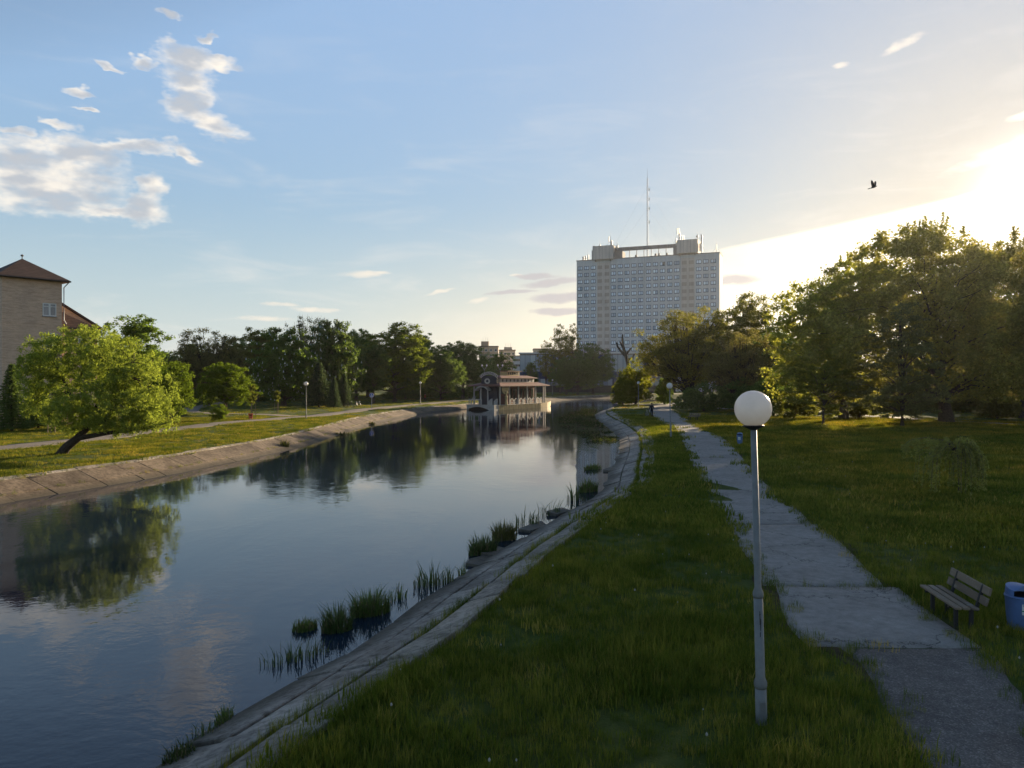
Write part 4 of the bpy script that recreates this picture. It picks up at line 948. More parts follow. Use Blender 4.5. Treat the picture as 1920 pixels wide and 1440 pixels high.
def reed_clump(px, py, wpx, hpx, blades, label, col, rr, bend=.85, spx=None):
    p = at(px, py, WZ); s = p.y/F; mb = MB(); Wx = wpx*s/2; Wy = (spx*s/2 if spx else max(.25, Wx*.5)); H = hpx*s
    for _ in range(blades):
        a, r = rr.uniform(0, 6.28), math.sqrt(rr.random()); x, y = math.cos(a)*r*Wx, math.sin(a)*r*Wy; y += x*2.2*min(1, Wx/2)
        h = H*rr.uniform(.25, 1.05)*(1-.45*r*r); w = max(.008, .00065*p.y)*rr.uniform(.6, 1.3); ba = a+rr.gauss(0, .9); dx, dy = math.cos(ba), math.sin(ba); b = h*bend*rr.uniform(.1, 1)**1.5; sx, sy = -dy*w, dx*w
        n = 3; L = []
        for i in range(n):
            t = i/n; L.append(((x+dx*b*t*t-sx*(1-.5*t), y+dy*b*t*t-sy*(1-.5*t), h*t-(.25 if i == 0 else 0)), (x+dx*b*t*t+sx*(1-.5*t), y+dy*b*t*t+sy*(1-.5*t), h*t-(.25 if i == 0 else 0))))
        for i in range(n-1): mb.quad(L[i][0], L[i][1], L[i+1][1], L[i+1][0])
        mb.poly([L[-1][0], L[-1][1], (x+dx*b, y+dy*b, h*.96)])
    o = mb.build('reed_clump', M['reed'], None, (p.x, p.y, WZ)); o.color = (*col, 1); tag(o, label, 'reeds', 'reed clumps along the right bank')
rr_ = random.Random(77)
gd, gl, gy = (.095, .135, .050), (.130, .180, .055), (.165, .160, .060)
for a in [(552, 1236, 112, 44, 120, 'thin dark reed clump lying lowest along the bank, in open water', gd),
          (572, 1180, 44, 26, 260, 'small round tuft of grass in the water beside the bushy reed clump', gl),
          (632, 1182, 54, 60, 420, 'bushy dark reed clump, left half of the biggest pair', gd),
          (694, 1152, 70, 60, 560, 'bushy dark reed clump, right half of the biggest pair', gl),
          (748, 1122, 30, 36, 40, 'few loose reed stems right of the biggest bushy pair', gl),
          (815, 1096, 76, 50, 130, 'loose reed clump between the bushy pair and the brownish mound', gd),
          (866, 1078, 14, 40, 26, 'narrow reed tuft against the slabs', gl),
          (905, 1038, 52, 44, 420, 'brownish grassy mound of reeds, left part', gd),
          (945, 1012, 46, 44, 420, 'brownish grassy mound of reeds, right part', gy),
          (990, 985, 50, 42, 46, 'sparse reed stems right of the brownish mound', gd),
          (1030, 966, 46, 46, 46, 'sparse upright reeds before the hotel reflection edge', gd),
          (1078, 938, 34, 46, 50, 'upright dark reeds at the hotel reflection edge', gd),
          (1104, 922, 36, 30, 240, 'leafy green reed tuft at the bank corner', gl),
          (1112, 880, 36, 14, 160, 'low green clump of water plants in the curved bay', gl),
          (420, 1352, 26, 30, 140, 'small reed tuft on the slab edge in the lower bank', gl),
          (385, 1380, 60, 30, 90, 'thin weeds along the lower slab edge', gd),
          (335, 1428, 50, 40, 300, 'bright green weed clump on the lowest slabs', (.06, .085, .03))]:
    reed_clump(*a[:5], a[5], a[6], rr_)
for a in [(533, 842, 16, 22, 160, 'green tuft growing from the far bank slab joint', (.09, .10, .03)), (640, 815, 26, 8, 80, 'low weeds at the far bank water line', (.08, .09, .03)), (697, 796, 12, 7, 60, 'tiny weed tuft at the broken slab of the far bank', (.09, .10, .03))]:
    reed_clump(*a[:5], a[5], a[6], rr_)
# floating weed bed in the curved bay
def weed_bed():
    bm = np.array([at(x, y, WZ).xy[:] for x, y in ((1042, 790), (1060, 776), (1090, 768), (1118, 768), (1114, 780), (1124, 792), (1146, 808), (1158, 826), (1140, 832), (1105, 828), (1075, 812), (1050, 800))])
    lo, hi = bm.min(0), bm.max(0); P = rng.uniform(lo, hi, (5200, 2)); P = P[in_poly(P, bm)]; v = vnoise(P, .35)+.6*vnoise(P, 1.1); P = P[rng.random(len(P)) < np.clip(.25+.9*v, .0, 1)]
    n = len(P); V = []; h = rng.uniform(.02, .30, n)*np.clip(.5+vnoise(P, .25), .15, 1.3); C = np.column_stack([P, WZ+h*.5])
    V, Fq = leaf_cards(C, np.full(n, .22), 9, .20, .5, .8, .5, rng); V[:, 2] = np.maximum(V[:, 2], WZ+.004)
    o = link('water_weed', npmesh('water_weed', V, [Fq]), M['reed']); o.color = (.070, .090, .024, 1); tag(o, 'bed of green water weed in the curved bay of the right bank', 'weed', kind='stuff')
weed_bed()
# ------------------------------------------------------------------ buildings
def wall_mat(name, col, col2, streak=0.25, panel=None):
    m, t, out = newmat(name); p = wpos(t)
    a = t.noise(p, 0.12, 4, 0.6); s = t.noise(t.vmul(p, (1.2, 1.2, 0.10)), 1.0, 4, 0.6); f = t.noise(p, 3.0, 3, 0.6)
    c = t.mix(t.smooth(a, 0.35, 0.7), col, col2); c = t.cmul(c, t.ramp(s, [(0.3, (1-streak,)*3), (0.62, (1, 1, 1))])); c = t.cmul(c, t.ramp(f, [(0.3, (.9, .9, .9)), (0.7, (1.04,)*3)]))
    pbsdf(t, out, c, 0.85, 0.2); return m
def glass_mat(name, col, rough=0.12, coat=0.8):
    m, t, out = newmat(name); oi = t.new('ShaderNodeObjectInfo')
    c = t.cmul(col, t.ramp(oi.outputs['Random'], [(0, (.40, .44, .5)), (.3, (.8, .82, .85)), (.7, (1.0, 1.0, 1.0)), (1, (1.2, 1.18, 1.12))]))
    pbsdf(t, out, c, rough, coat); return m
def brick_mat():
    m, t, out = newmat('brick_wall'); co = objco(t)
    sp = t.new('ShaderNodeSeparateXYZ'); t.l.new(co, sp.inputs[0])
    v = t.comb(t.add(sp.outputs[0], sp.outputs[1]), sp.outputs[2])
    b = t.new('ShaderNodeTexBrick'); t.l.new(v, b.inputs['Vector']); b.inputs['Scale'].default_value = 1.0
    b.inputs['Brick Width'].default_value = 0.25; b.inputs['Row Height'].default_value = 0.075; b.inputs['Mortar Size'].default_value = 0.008
    b.inputs['Color1'].default_value = (0.60, 0.425, 0.315, 1); b.inputs['Color2'].default_value = (0.68, 0.50, 0.38, 1); b.inputs['Mortar'].default_value = (0.44, 0.37, 0.30, 1)
    n = t.noise(t.vmul(co, (.6, .6, 3.5)), 1.6, 5, 0.65); c = t.cmul(b.outputs[0], t.ramp(n, [(0.3, (.74, .72, .70)), (0.55, (1, 1, 1)), (.8, (1.10, 1.07, 1.04))]))
    c = t.cmul(c, t.ramp(t.noise(co, .35, 4), [(.3, (.85, .85, .85)), (.7, (1.08, 1.05, 1.0))]))
    pbsdf(t, out, c, 0.9, 0.15, bump=b.outputs['Fac'], bstr=-0.3, bdist=0.01); return m
def tile_mat():
    m, t, out = newmat('roof_tile'); co = objco(t); w = t.new('ShaderNodeTexWave', bands_direction='Z'); t.l.new(co, w.inputs[0]); w.inputs['Scale'].default_value = 1.7; w.inputs['Distortion'].default_value = 0.4; w.inputs['Detail'].default_value = 2
    c = t.cmul((0.072, 0.047, 0.040), t.ramp(t.noise(co, 2.0, 5, .7), [(.3, (.6, .6, .6)), (.7, (1.2, 1.15, 1.1))])); c = t.cmul(c, t.ramp(w.outputs[1], [(0, (.65, .65, .65)), (.4, (1, 1, 1))]))
    pbsdf(t, out, c, 0.8, 0.25, bump=w.outputs[1], bstr=.5, bdist=.03); return m
M['hotel_wall'] = wall_mat('hotel_wall', (0.58, 0.60, 0.61), (0.52, 0.54, 0.555), 0.16)
M['hotel_panel'] = wall_mat('hotel_blank', (0.60, 0.545, 0.50), (0.54, 0.495, 0.46), 0.2)
M['hotel_infill'] = wall_mat('hotel_infill', (0.45, 0.385, 0.33), (0.39, 0.34, 0.30), 0.2)
M['hotel_dark'] = wall_mat('roof_cladding', (0.33, 0.30, 0.29), (0.28, 0.26, 0.25), 0.3)
M['hotel_frame'] = simple('window_frame_blue', (0.018, 0.036, 0.070), 0.5, 0.4, var=.2)
M['hotel_glass'] = glass_mat('curtain_sky_glass', (0.70, 0.79, 0.88), 0.15, 0.6)  # pale blue base: curtains, with the sky's reflection painted in
M['dark_glass'] = glass_mat('dark_glass', (0.035, 0.045, 0.060), 0.08, 0.8)
M['pale_glass'] = glass_mat('pale_glass', (0.30, 0.36, 0.42), 0.12, 0.8)
M['blue_panel'] = simple('blue_panel', (0.018, 0.035, 0.110), 0.4, 0.5, var=.2)
M['metal'] = simple('galvanised_metal', (0.27, 0.28, 0.30), 0.55, 0.4, 0.0, var=.25)
M['antenna'] = simple('antenna_grey', (0.52, 0.52, 0.50), 0.5, 0.4, var=.15)
M['rust'] = simple('rusty_steel', (0.30, 0.20, 0.11), 0.8, 0.2, var=.4)
M['brick'] = brick_mat(); M['tile'] = tile_mat()
M['white'] = simple('white_paint', (0.62, 0.63, 0.62), 0.5, 0.4, var=.12)
M['cream'] = wall_mat('cream_render', (0.46, 0.40, 0.32), (0.42, 0.36, 0.29), .15)
M['peach'] = wall_mat('peach_render', (0.46, 0.34, 0.24), (0.42, 0.31, 0.22), .15)
M['gutter'] = simple('dark_gutter', (0.05, 0.042, 0.04), 0.6, 0.3)

def hotel():
    L = Vector((27.6, 328.0)); Rr = Vector((82.7, 306.0)); e = (Rr-L).normalized(); W = (Rr-L).length; n = Vector((e.y, -e.x))   # n points to the camera side
    if n.y > 0: n = -n
    root = empty('hotel', (L.x, L.y, 0), math.atan2(e.y, e.x), 'tall grey slab hotel with rows of paired windows and rooftop plant boxes', 'building')
    # local: x along the facade, y away from the camera, z up
    TOP, DEP = 55.3, 11.0
    def s_of(px):
        k = (px-CX)/F; return (k*L.y-L.x)/(e.x-k*e.y)
    MB().box(0, W, 0, DEP, -1, TOP).build('wall', M['hotel_wall'], root)
    MB().box(-.12, W+.12, -.12, DEP+.12, TOP, TOP+.35).build('parapet', M['hotel_dark'], root)
    xs = [118, 198, 280, 363, 450, 532, 615, 700, 785, 870, 967, 1052, 1140, 1230, 1318, 1410, 1498, 1590, 1678, 1770]; xs = [s_of(1070+x/6.62) for x in xs]
    blank = {3, 4, 15, 16}; ww, wh = 2.05, 1.52
    # frame ring with a mullion and a sill, glass set back inside it
    f = MB(); t_ = .16
    f.box(-ww/2, ww/2, -.06, .02, -wh/2, -wh/2+t_); f.box(-ww/2, ww/2, -.06, .02, wh/2-t_, wh/2); f.box(-ww/2, -ww/2+t_, -.06, .02, -wh/2+t_, wh/2-t_); f.box(ww/2-t_, ww/2, -.06, .02, -wh/2+t_, wh/2-t_); f.box(.02-t_/2, .02+t_/2, -.062, .02, -wh/2+t_, wh/2-t_)
    f.box(-ww/2-.05, ww/2+.05, -.16, .02, -wh/2-.09, -wh/2-.003)
    fm = f.mesh('window'); fm.materials.append(M['hotel_frame'])
    p1 = MB().box(-ww/2+t_, .02-t_/2, -.03, .01, -wh/2+t_, wh/2-t_).mesh('pane'); p1.materials.append(M['hotel_glass'])
    p2 = MB().box(.02+t_/2, ww/2-t_, -.03, .01, -wh/2+t_, wh/2-t_).mesh('pane'); p2.materials.append(M['hotel_glass'])
    p2d = p2.copy(); p2d.materials.clear(); p2d.materials.append(M['dark_glass'])
    bp = MB().box(-ww/2+.05, ww/2-.05, -.05, .02, -wh/2+.05, wh/2-.05); bp.box(-ww/2, ww/2, -.13, .02, -wh/2-.06, -wh/2+.04); bm_ = bp.mesh('panel'); bm_.materials.append(M['hotel_infill'])
    st = MB().box(xs[3]-ww*.62, xs[4]+ww*.62, -.03, .02, .5, TOP-1.2).build('stair_strip', M['hotel_panel'], root); MB().box(xs[15]-ww*.62, xs[16]+ww*.62, -.03, .02, .5, TOP-1.2).build('stair_strip', M['hotel_panel'], root)
    for r in range(15):
        z = 52.2-r*2.9
        for c, x in enumerate(xs):
            y = -.035 if c in blank else 0
            if c in blank: link('panel', bm_, None, root, (x, y, z)); continue
            w = link('window', fm, None, root, (x, 0, z))
            link('pane', p1, None, w); link('pane', p2d if (r == 0 and c == 12) else p2, None, w)
    # vertical joints between facade bays
    for c in (4, 9, 14):
        xm = (xs[c]+xs[c+1])/2; MB().box(xm-.05, xm+.05, -.02, .01, 8, TOP-.1).build('joint', M['hotel_dark'], root)
    # rooftop
    def rb(px0, px1, y0, y1, z0, z1, nm, mt): return MB().box(s_of(px0), s_of(px1), y0, y1, z0, z1).build(nm, mt, root)
    zz = lambda py, px: CAMZ+(HY-py)/F*(L.y+e.y*s_of(px))
    for (a, b, t, bt) in ((1113, 1151, 463, 488), (1270, 1309, 451.5, 476.5)):
        o = rb(a, b, -1.6, 7, zz(bt, a), zz(t, a), 'plant_box', M['hotel_panel'])
        sa, sb = s_of(a), s_of(b)
        for k in range(1, 6): MB().box(sa+(sb-sa)*k/6-.05, sa+(sb-sa)*k/6+.05, -1.64, -1.59, zz(bt, a)+.1, zz(t, a)-.1).build('seam', M['hotel_dark'], o)
        for k in (.12, .85): MB().box(sa+(sb-sa)*k-.15, sa+(sb-sa)*k+.15, -1.3, -.02, zz(bt, a)-.8, zz(bt, a)+.01).build('bracket', M['hotel_dark'], o)
    s0, s1 = s_of(1151), s_of(1270)
    MB().box(s0+.01, s1-.01, 2.2, 3.2, zz(472, 1210)+1.4, zz(459, 1210)).build('roof_beam', M['hotel_dark'], root)
    for k in range(0, 8): x = s0+3+(s1-s0-5)*k/7; MB().box(x-.1, x+.1, 2.5, 2.8, TOP+.3, zz(472, 1210)+1.42).build('beam_post', M['hotel_dark'], root)
    rb(1151, 1166, 1, 6, TOP+.3, TOP+3.4, 'plant_cabin', M['hotel_dark']); rb(1262, 1270, 1, 6, TOP+.3, TOP+4.2, 'plant_cabin', M['hotel_dark']); rb(1107, 1113, 2, 5, TOP+.3, TOP+4.6, 'plant_cabin', M['hotel_dark'])
    rb(1109, 1112, 2.5, 3.2, TOP+4.6, TOP+6.6, 'chimney', M['hotel_dark'])
    for px in (1189, 1226, 1232, 1247): rb(px, px+3.5, 1.5, 2.4, TOP+.34, TOP+1.5, 'vent', M['hotel_dark'])
    # rooftop radio masts, each a thing
    Wm = root.matrix_basis if False else Matrix.Translation((L.x, L.y, 0)) @ Matrix.Rotation(math.atan2(e.y, e.x), 4, 'Z')
    def mast(px, y, base, h, panels, label, lean=None):
        p = Wm @ Vector((s_of(px), y, base)); o = empty('antenna_mast', p, math.atan2(e.y, e.x), label, 'antenna')
        m_ = MB(); m_.tube([(0, 0, -.3), (0, 0, h)], .09, 6); m_.build('pole', M['metal'], o)
        b_ = MB()
        for k in (1, -1): b_.tube([(k*2.2, .3, -.3), (0, 0, h*.55)], .045, 5)
        b_.build('stay', M['metal'], o)
        for (dx, z0, z1, w) in panels:
            a = MB(); a.box(dx-w/2, dx+w/2, -.45, -.25, z0, z1); a.box(min(0, dx), max(0, dx)+.02, -.3, -.1, (z0+z1)/2-.05, (z0+z1)/2+.05); a.build('antenna_panel', M['antenna'], o)
        tip = MB(); tip.tube([(0, 0, h), (0, 0, h+2.2)], [.03, .015], 5); tip.build('tip', M['metal'], o)
    zb = zz(463, 1113)
    mast(1142, 2, zb, 4.6, [(-.5, 2.2, 4.2, .35), (.5, .5, 2.6, .45), (.9, .6, 2.4, .3)], 'slim radio mast with panels on the left plant box of the hotel')
    mast(1155, 2, TOP+3.4, 3.4, [(-.3, 1.0, 2.6, .4), (.35, .8, 2.4, .3)], 'short radio mast right beside the left hotel plant box')
    mast(1122, 2, zb, 1.6, [(.3, .2, 1.0, .2)], 'low aerial with wire stays on the left hotel plant box')
    zb2 = zz(451.5, 1270)
    mast(1271, 2, zb2-.2, 5.6, [(-1.0, -1.5, 1.6, .4), (-.5, 3.0, 5.6, .45), (.2, 2.6, 5.4, .45), (.55, .2, 3.4, .4), (1.5, .8, 2.6, .35), (2.0, .6, 2.4, .35)], 'crowded antenna mast left of the right hotel plant box')
    mast(1313, 2, TOP+.3, 8.2, [(-.35, 1.0, 4.2, .5), (.35, 4.0, 7.6, .5), (.5, .6, 3.4, .4)], 'tall twin panel mast right of the right hotel plant box')
    mast(1306, 2, zb2, 2.6, [(0, 1.2, 1.9, .9)], 'thin crossed aerial on the right hotel plant box')
    mast(1342, 2, TOP+.3, 4.2, [(.1, 1.2, 3.4, .3)], 'single aerial at the hotel right roof corner')
    mast(1098, 3, TOP+.3, 2.8, [(-1.8, .4, 2.0, .8), (-.8, .3, 2.3, .6), (.5, .5, 2.5, .3)], 'cluster of pale dishes and panels at the hotel left roof corner')
    # lattice radio tower with guys, standing on the roof
    p = Wm @ Vector((s_of(1210), 4, TOP+.3)); o = empty('radio_tower', p, 0, 'very tall thin lattice radio tower with guy wires on the hotel roof', 'tower')
    H = zz(330, 1210)-TOP-.3; g = MB()
    for k in range(3):
        a = 2*PI*k/3; g.tube([(math.cos(a)*.30, math.sin(a)*.30, -.2), (math.cos(a)*.26, math.sin(a)*.26, H)], .06, 5)
    g.build('leg_frame', M['metal'], o); br = MB(); nb = 26
    for i in range(nb):
        for k in range(3):
            a, b = 2*PI*k/3, 2*PI*(k+1)/3; z0, z1 = H*i/nb, H*(i+1)/nb; br.tube([(math.cos(a)*.28, math.sin(a)*.28, z0), (math.cos(b)*.28, math.sin(b)*.28, z1)], .03, 3, caps=False)
    br.build('bracing', M['metal'], o); s_ = MB(); s_.tube([(0, 0, H), (0, 0, H+4.2)], [.08, .02], 5); s_.build('spike', M['metal'], o)
    for zf in (.45, .62, .74, .86):
        a = MB(); a.box(.25, .85, -.15, .15, H*zf-.08, H*zf+.08); a.box(.75, .95, -.1, .1, H*zf-.8, H*zf+.8); a.build('aerial', M['antenna'], o)
    for zf, dx, dy in ((.9, 17, 2), (.62, 16, 2), (.36, 14.5, 2), (.9, -17, 2), (.62, -15, 2)):
        w = MB(); w.tube([(0, 0, H*zf), (dx*e.x-dy*.2, dx*e.y+dy, .2)], .018, 3, caps=False); w.build('guy_wire', M['metal'], o)
hotel()

def podium():
    """low glass-fronted wing before the hotel"""
    d = 284.0; x0 = (975-CX)/F*d; x1 = (1262-CX)/F*d; top = ray(0, 661, d).z
    o = empty('glass_pavilion', (x0, d, 0), -.10, 'low blue and white glass fronted building at the foot of the hotel', 'building'); W = x1-x0
    MB().box(0, W, .4, 22, -.5, top-.5).build('wall', M['hotel_dark'], o); MB().box(-.5, W+.5, -.5, 22.5, top-.5, top).build('roof', M['white'], o)
    n = 30; dw = W/n; zs = [2.6, 5.0, 7.7, top-1.0]
    MB().box(-.05, W+.05, .05, .399, zs[1]+.02, zs[2]-.02).build('blue_band', M['blue_panel'], o)
    MB().box(0, W, .1, .38, -.5, zs[0]-.02).build('plinth', M['gutter'], o)
    pm = {}
    for r, (z0, z1) in enumerate(((zs[0], zs[1]), (zs[2], zs[3]))):
        me = MB().box(.06, dw-.06, .1, .35, z0, z1).mesh('pane'); me.materials.append(M['pale_glass']); md = me.copy(); md.materials.clear(); md.materials.append(M['blue_panel'])
        for i in range(n): link('pane', md if (i*7+r*3) % 9 == 0 else me, None, o, (i*dw, 0, 0))
    for i in range(n+1): MB().box(i*dw-.05, i*dw+.05, .0, .36, zs[0]-.3, top-.5).build('mullion', M['hotel_frame'], o)
podium()
def block(name, label, px0, px1, top, d, mt, floors, cols, roofbox=None, dep=14, rz=0.0):
    x0, x1 = (px0-CX)/F*d, (px1-CX)/F*d; H = ray(0, top, d).z; W = x1-x0; o = empty(name, (x0, d, 0), rz, label, 'building')
    MB().box(0, W, 0, dep, -1, H).build('wall', mt, o); MB().box(-.25, W+.25, -.25, dep+.25, H, H+.4).build('roof', M['gutter'], o)
    wm = MB().box(-.75, .75, -.06, .05, -.7, .7).mesh('window'); wm.materials.append(M['white']); gm = MB().box(-.62, .62, -.09, .0, -.57, .57).mesh('pane'); gm.materials.append(M['dark_glass'])
    for r in range(floors):
        for c in range(cols):
            w = link('window', wm, None, o, (W*(c+.5)/cols, 0, H-1.9-r*2.8)); link('pane', gm, None, w)
    if roofbox:
        a, b, h = roofbox; MB().box(W*a, W*b, 3, 8, H+.4, H+.4+h).build('roof_cabin', mt, o)
        for k in range(3): t = MB(); t.tube([(W*(a+.1+.3*k*(b-a)), 4, H+.4+h-.1), (W*(a+.1+.3*k*(b-a)), 4, H+h+2.6)], .05, 4); t.build('aerial', M['metal'], o)
block('apartment_block', 'peach apartment block with roof cabin showing behind the river trees', 898, 934, 650, 410, M['peach'], 5, 4, (.1, .5, 2.6))
block('apartment_block', 'cream apartment block with roof aerials behind the boat', 936, 966, 657, 430, M['cream'], 4, 4, (.3, .8, 1.6))
block('apartment_block', 'cream corner apartment block left of the birches', 1001, 1034, 655, 372, M['cream'], 4, 3)
block('low_block', 'long low grey block between the cream apartment blocks', 962, 1004, 668, 395, M['hotel_wall'], 2, 9)
block('low_block', 'orange roofed low house beside the hotel left corner', 1034, 1086, 657, 400, M['peach'], 3, 6)

def brick_building():
    A = Vector((-48.5, 73.0)); e = Vector((.62, .785)).normalized()
    o = empty('brick_building', (A.x, A.y, zground(A.x, A.y)), math.atan2(e.y, e.x), 'buff brick building with hipped roof tower and gabled wing', 'building')
    # local x along the tower front, y away from the river
    S, E = 5.3, 14.55
    MB().box(0, S, 0, S, -.6, E).build('tower_wall', M['brick'], o)
    MB().box(-.03, S+.03, -.03, S+.03, 10.05, 10.2).build('string_course', M['brick'], o)
    r = MB(); h = .55; a = [Vector((-h, -h, E)), Vector((S+h, -h, E)), Vector((S+h, S+h, E)), Vector((-h, S+h, E))]; ap = Vector((S/2, S/2, 16.7))
    for k in range(4): r.poly([a[k], a[(k+1) % 4], ap])
    r.poly([p-Vector((0, 0, .14)) for p in a][::-1])
    for k in range(4): r.poly([a[k]-Vector((0, 0, .14)), a[(k+1) % 4]-Vector((0, 0, .14)), a[(k+1) % 4], a[k]])
    rf = r.build('tower_roof', M['tile'], o); f = MB(); f.lathe([(.05, 16.55), (.04, 16.9), (.14, 16.95), (.14, 17.05), (.02, 17.12)], 8, (S/2, S/2, 0)); f.build('finial', M['gutter'], rf)
    g = MB(); g.tube([(-h, -h-.05, E-.1), (S+h, -h-.05, E-.1)], .08, 6); g.tube([(S+h+.05, -h, E-.1), (S+h+.05, S+h, E-.1)], .08, 6); g.build('gutter', M['gutter'], rf)
    dp = MB(); dp.tube([(S+h, -.3, E-.15), (S+.12, -.16, E-.7), (S+.12, -.16, 10.6), (S+.35, -.16, 10.2)], .06, 6); dp.build('downpipe', M['metal'], o)
    def window(x, z, w, hh, y=0.0, nm='window'):
        f = MB(); t = .09
        f.box(x-w/2, x+w/2, y-.03, y+.05, z-hh/2, z-hh/2+t); f.box(x-w/2, x+w/2, y-.03, y+.05, z+hh/2-t, z+hh/2); f.box(x-w/2, x-w/2+t, y-.03, y+.05, z-hh/2+t, z+hh/2-t); f.box(x+w/2-t, x+w/2, y-.03, y+.05, z-hh/2+t, z+hh/2-t)
        f.box(x-.09, x+.09, y-.032, y+.05, z-hh/2+t, z+hh/2-t); f.box(x-w/2+t, x-.09, y-.028, y+.05, z+hh*.22, z+hh*.22+.06); f.box(x+.09, x+w/2-t, y-.028, y+.05, z+hh*.22, z+hh*.22+.06)
        wn = f.build(nm, M['white'], o); p = MB(); p.box(x-w/2+t, x-.09, y-.012, y+.04, z-hh/2+t, z+hh/2-t); p.build('pane', M['house_glass'], wn); p = MB(); p.box(x+.09, x+w/2-t, y-.012, y+.04, z-hh/2+t, z+hh/2-t); p.build('pane', M['house_glass'], wn)
        sl = MB(); sl.box(x-w/2-.06, x+w/2+.06, y-.14, y+.03, z-hh/2-.07, z-hh/2-.003); sl.build('sill', M['metal'], wn)
        li = MB(); li.box(x-w/2-.06, x+w/2+.06, y-.025, y+.03, z+hh/2+.003, z+hh/2+.12); li.build('lintel', M['brick'], wn)
    M['house_glass'] = glass_mat('house_glass', (0.16, 0.20, 0.25), 0.08, 0.8)
    window(4.15, 11.55, 1.25, 1.28); window(4.15, 8.6, 1.25, 1.28); window(4.15, 5.6, 1.25, 1.28)
    # wing with a gable towards the river
    G0, G1, T0, ZE, ZR = -4.8, 9.95, 3.0, 10.25, 14.6; mid = (G0+G1)/2
    wv = MB(); wv.prism([(S+.01, -.6), (G1, -.6), (G1, ZE), (S+.01, ZR-(S-mid)/(G1-mid)*(ZR-ZE))], T0, 20); wv.build('wing_wall', M['brick'], o)
    rr = MB(); ov = .45; zs = lambda x: ZR-(x-mid)/(G1-mid)*(ZR-ZE)
    rr.prism([(S+.02, zs(S)+.02), (G1+ov, zs(G1+ov)+.02), (G1+ov, zs(G1+ov)+.22), (S+.02, zs(S)+.24)], T0-.35, 20.3); rr.build('wing_roof', M['tile'], o)
    MB().box(S+.012, 8.9, .9, T0-.004, -.6, 9.95).build('porch_wall', M['brick'], o)
    lp = MB(); p = [Vector((S+.014, .5, 9.95)), Vector((9.5, .5, 9.95)), Vector((9.5, T0-.36, 10.05)), Vector((S+.014, T0-.36, 12.15))]
    lp.poly(p); lp.poly([q-Vector((0, 0, .16)) for q in p][::-1])
    for k in range(4): lp.poly([p[k]-Vector((0, 0, .16)), p[(k+1) % 4]-Vector((0, 0, .16)), p[(k+1) % 4], p[k]])
    lp.build('porch_roof', M['tile'], o); gt = MB(); gt.tube([(S+.05, .42, 9.84), (9.55, .42, 9.84)], .08, 6); gt.build('gutter', M['gutter'], o)
    window(7.6, 8.6, .8, 1.1, .9)
brick_building()
# wood far beyond the park
def far_wood():
    rg = np.random.default_rng(91); C = []
    for a0, a1, r0, r1, h in ((-44, -6, 300, 420, 13), (10, 62, 175, 235, 13), (-44, -12, 240, 270, 10), (16, 60, 150, 170, 8)):
        n = int((a1-a0)*26); a = np.radians(rg.uniform(a0, a1, n)); r = rg.uniform(r0, r1, n); hh = h*(.75+.25*np.sin(a*40)+.15*np.sin(a*97)); z = rg.random(n)**.8*hh; C.append(np.column_stack([np.sin(a)*r, np.cos(a)*r, z]))
    C = np.concatenate(C); d = river_sd(C[:, :2]); C = C[d > 8]
    V, Fq = leaf_cards(C, np.full(len(C), 2.6), 46, 1.1, .7, .5, .8, rg); V[:, 2] = np.maximum(V[:, 2], -.1)
    o = link('far_wood', npmesh('far_wood', V, [Fq]), M['leaf']); o.color = (.055, .068, .028, 1); tag(o, 'far belt of trees closing the view beyond the park', 'wood', kind='stuff')
far_wood()
# ------------------------------------------------------------------ restaurant boat
M['boat_white'] = simple('boat_white', (0.43, 0.41, 0.37), 0.6, 0.3, var=.3, scale=1.5)
M['boat_cream'] = simple('boat_cream', (0.56, 0.42, 0.20), 0.7, 0.3, var=.35, scale=2.0)  # cream paint with the low sun's yellow put into the colour
M['boat_roof'] = simple('boat_roof', (0.165, 0.072, 0.054), 0.7, 0.3, var=.3, scale=1.2)
M['boat_red'] = simple('boat_red_wood', (0.125, 0.038, 0.026), 0.7, 0.3, var=.4, scale=2)
M['boat_navy'] = simple('boat_navy', (0.030, 0.032, 0.048), 0.6, 0.3, var=.3)
M['black'] = simple('black_paint', (0.012, 0.012, 0.013), 0.6, 0.3, var=.3)
M['wood'] = simple('deck_wood', (0.16, 0.11, 0.07), 0.8, 0.2, var=.4)
def arc_pts(c, r, a0, a1, n): return [(c[0]+r*math.cos(a0+(a1-a0)*i/n), c[1]+r*math.sin(a0+(a1-a0)*i/n)) for i in range(n+1)]
def text_mesh(ch, size, depth=.02):
    cu = bpy.data.curves.new('letter', 'FONT'); cu.body = ch; cu.size = size; cu.extrude = depth; cu.align_x = 'CENTER'; cu.align_y = 'CENTER'
    ob = bpy.data.objects.new('letter', cu); me = bpy.data.meshes.new_from_object(ob); bpy.data.objects.remove(ob); bpy.data.curves.remove(cu); return me
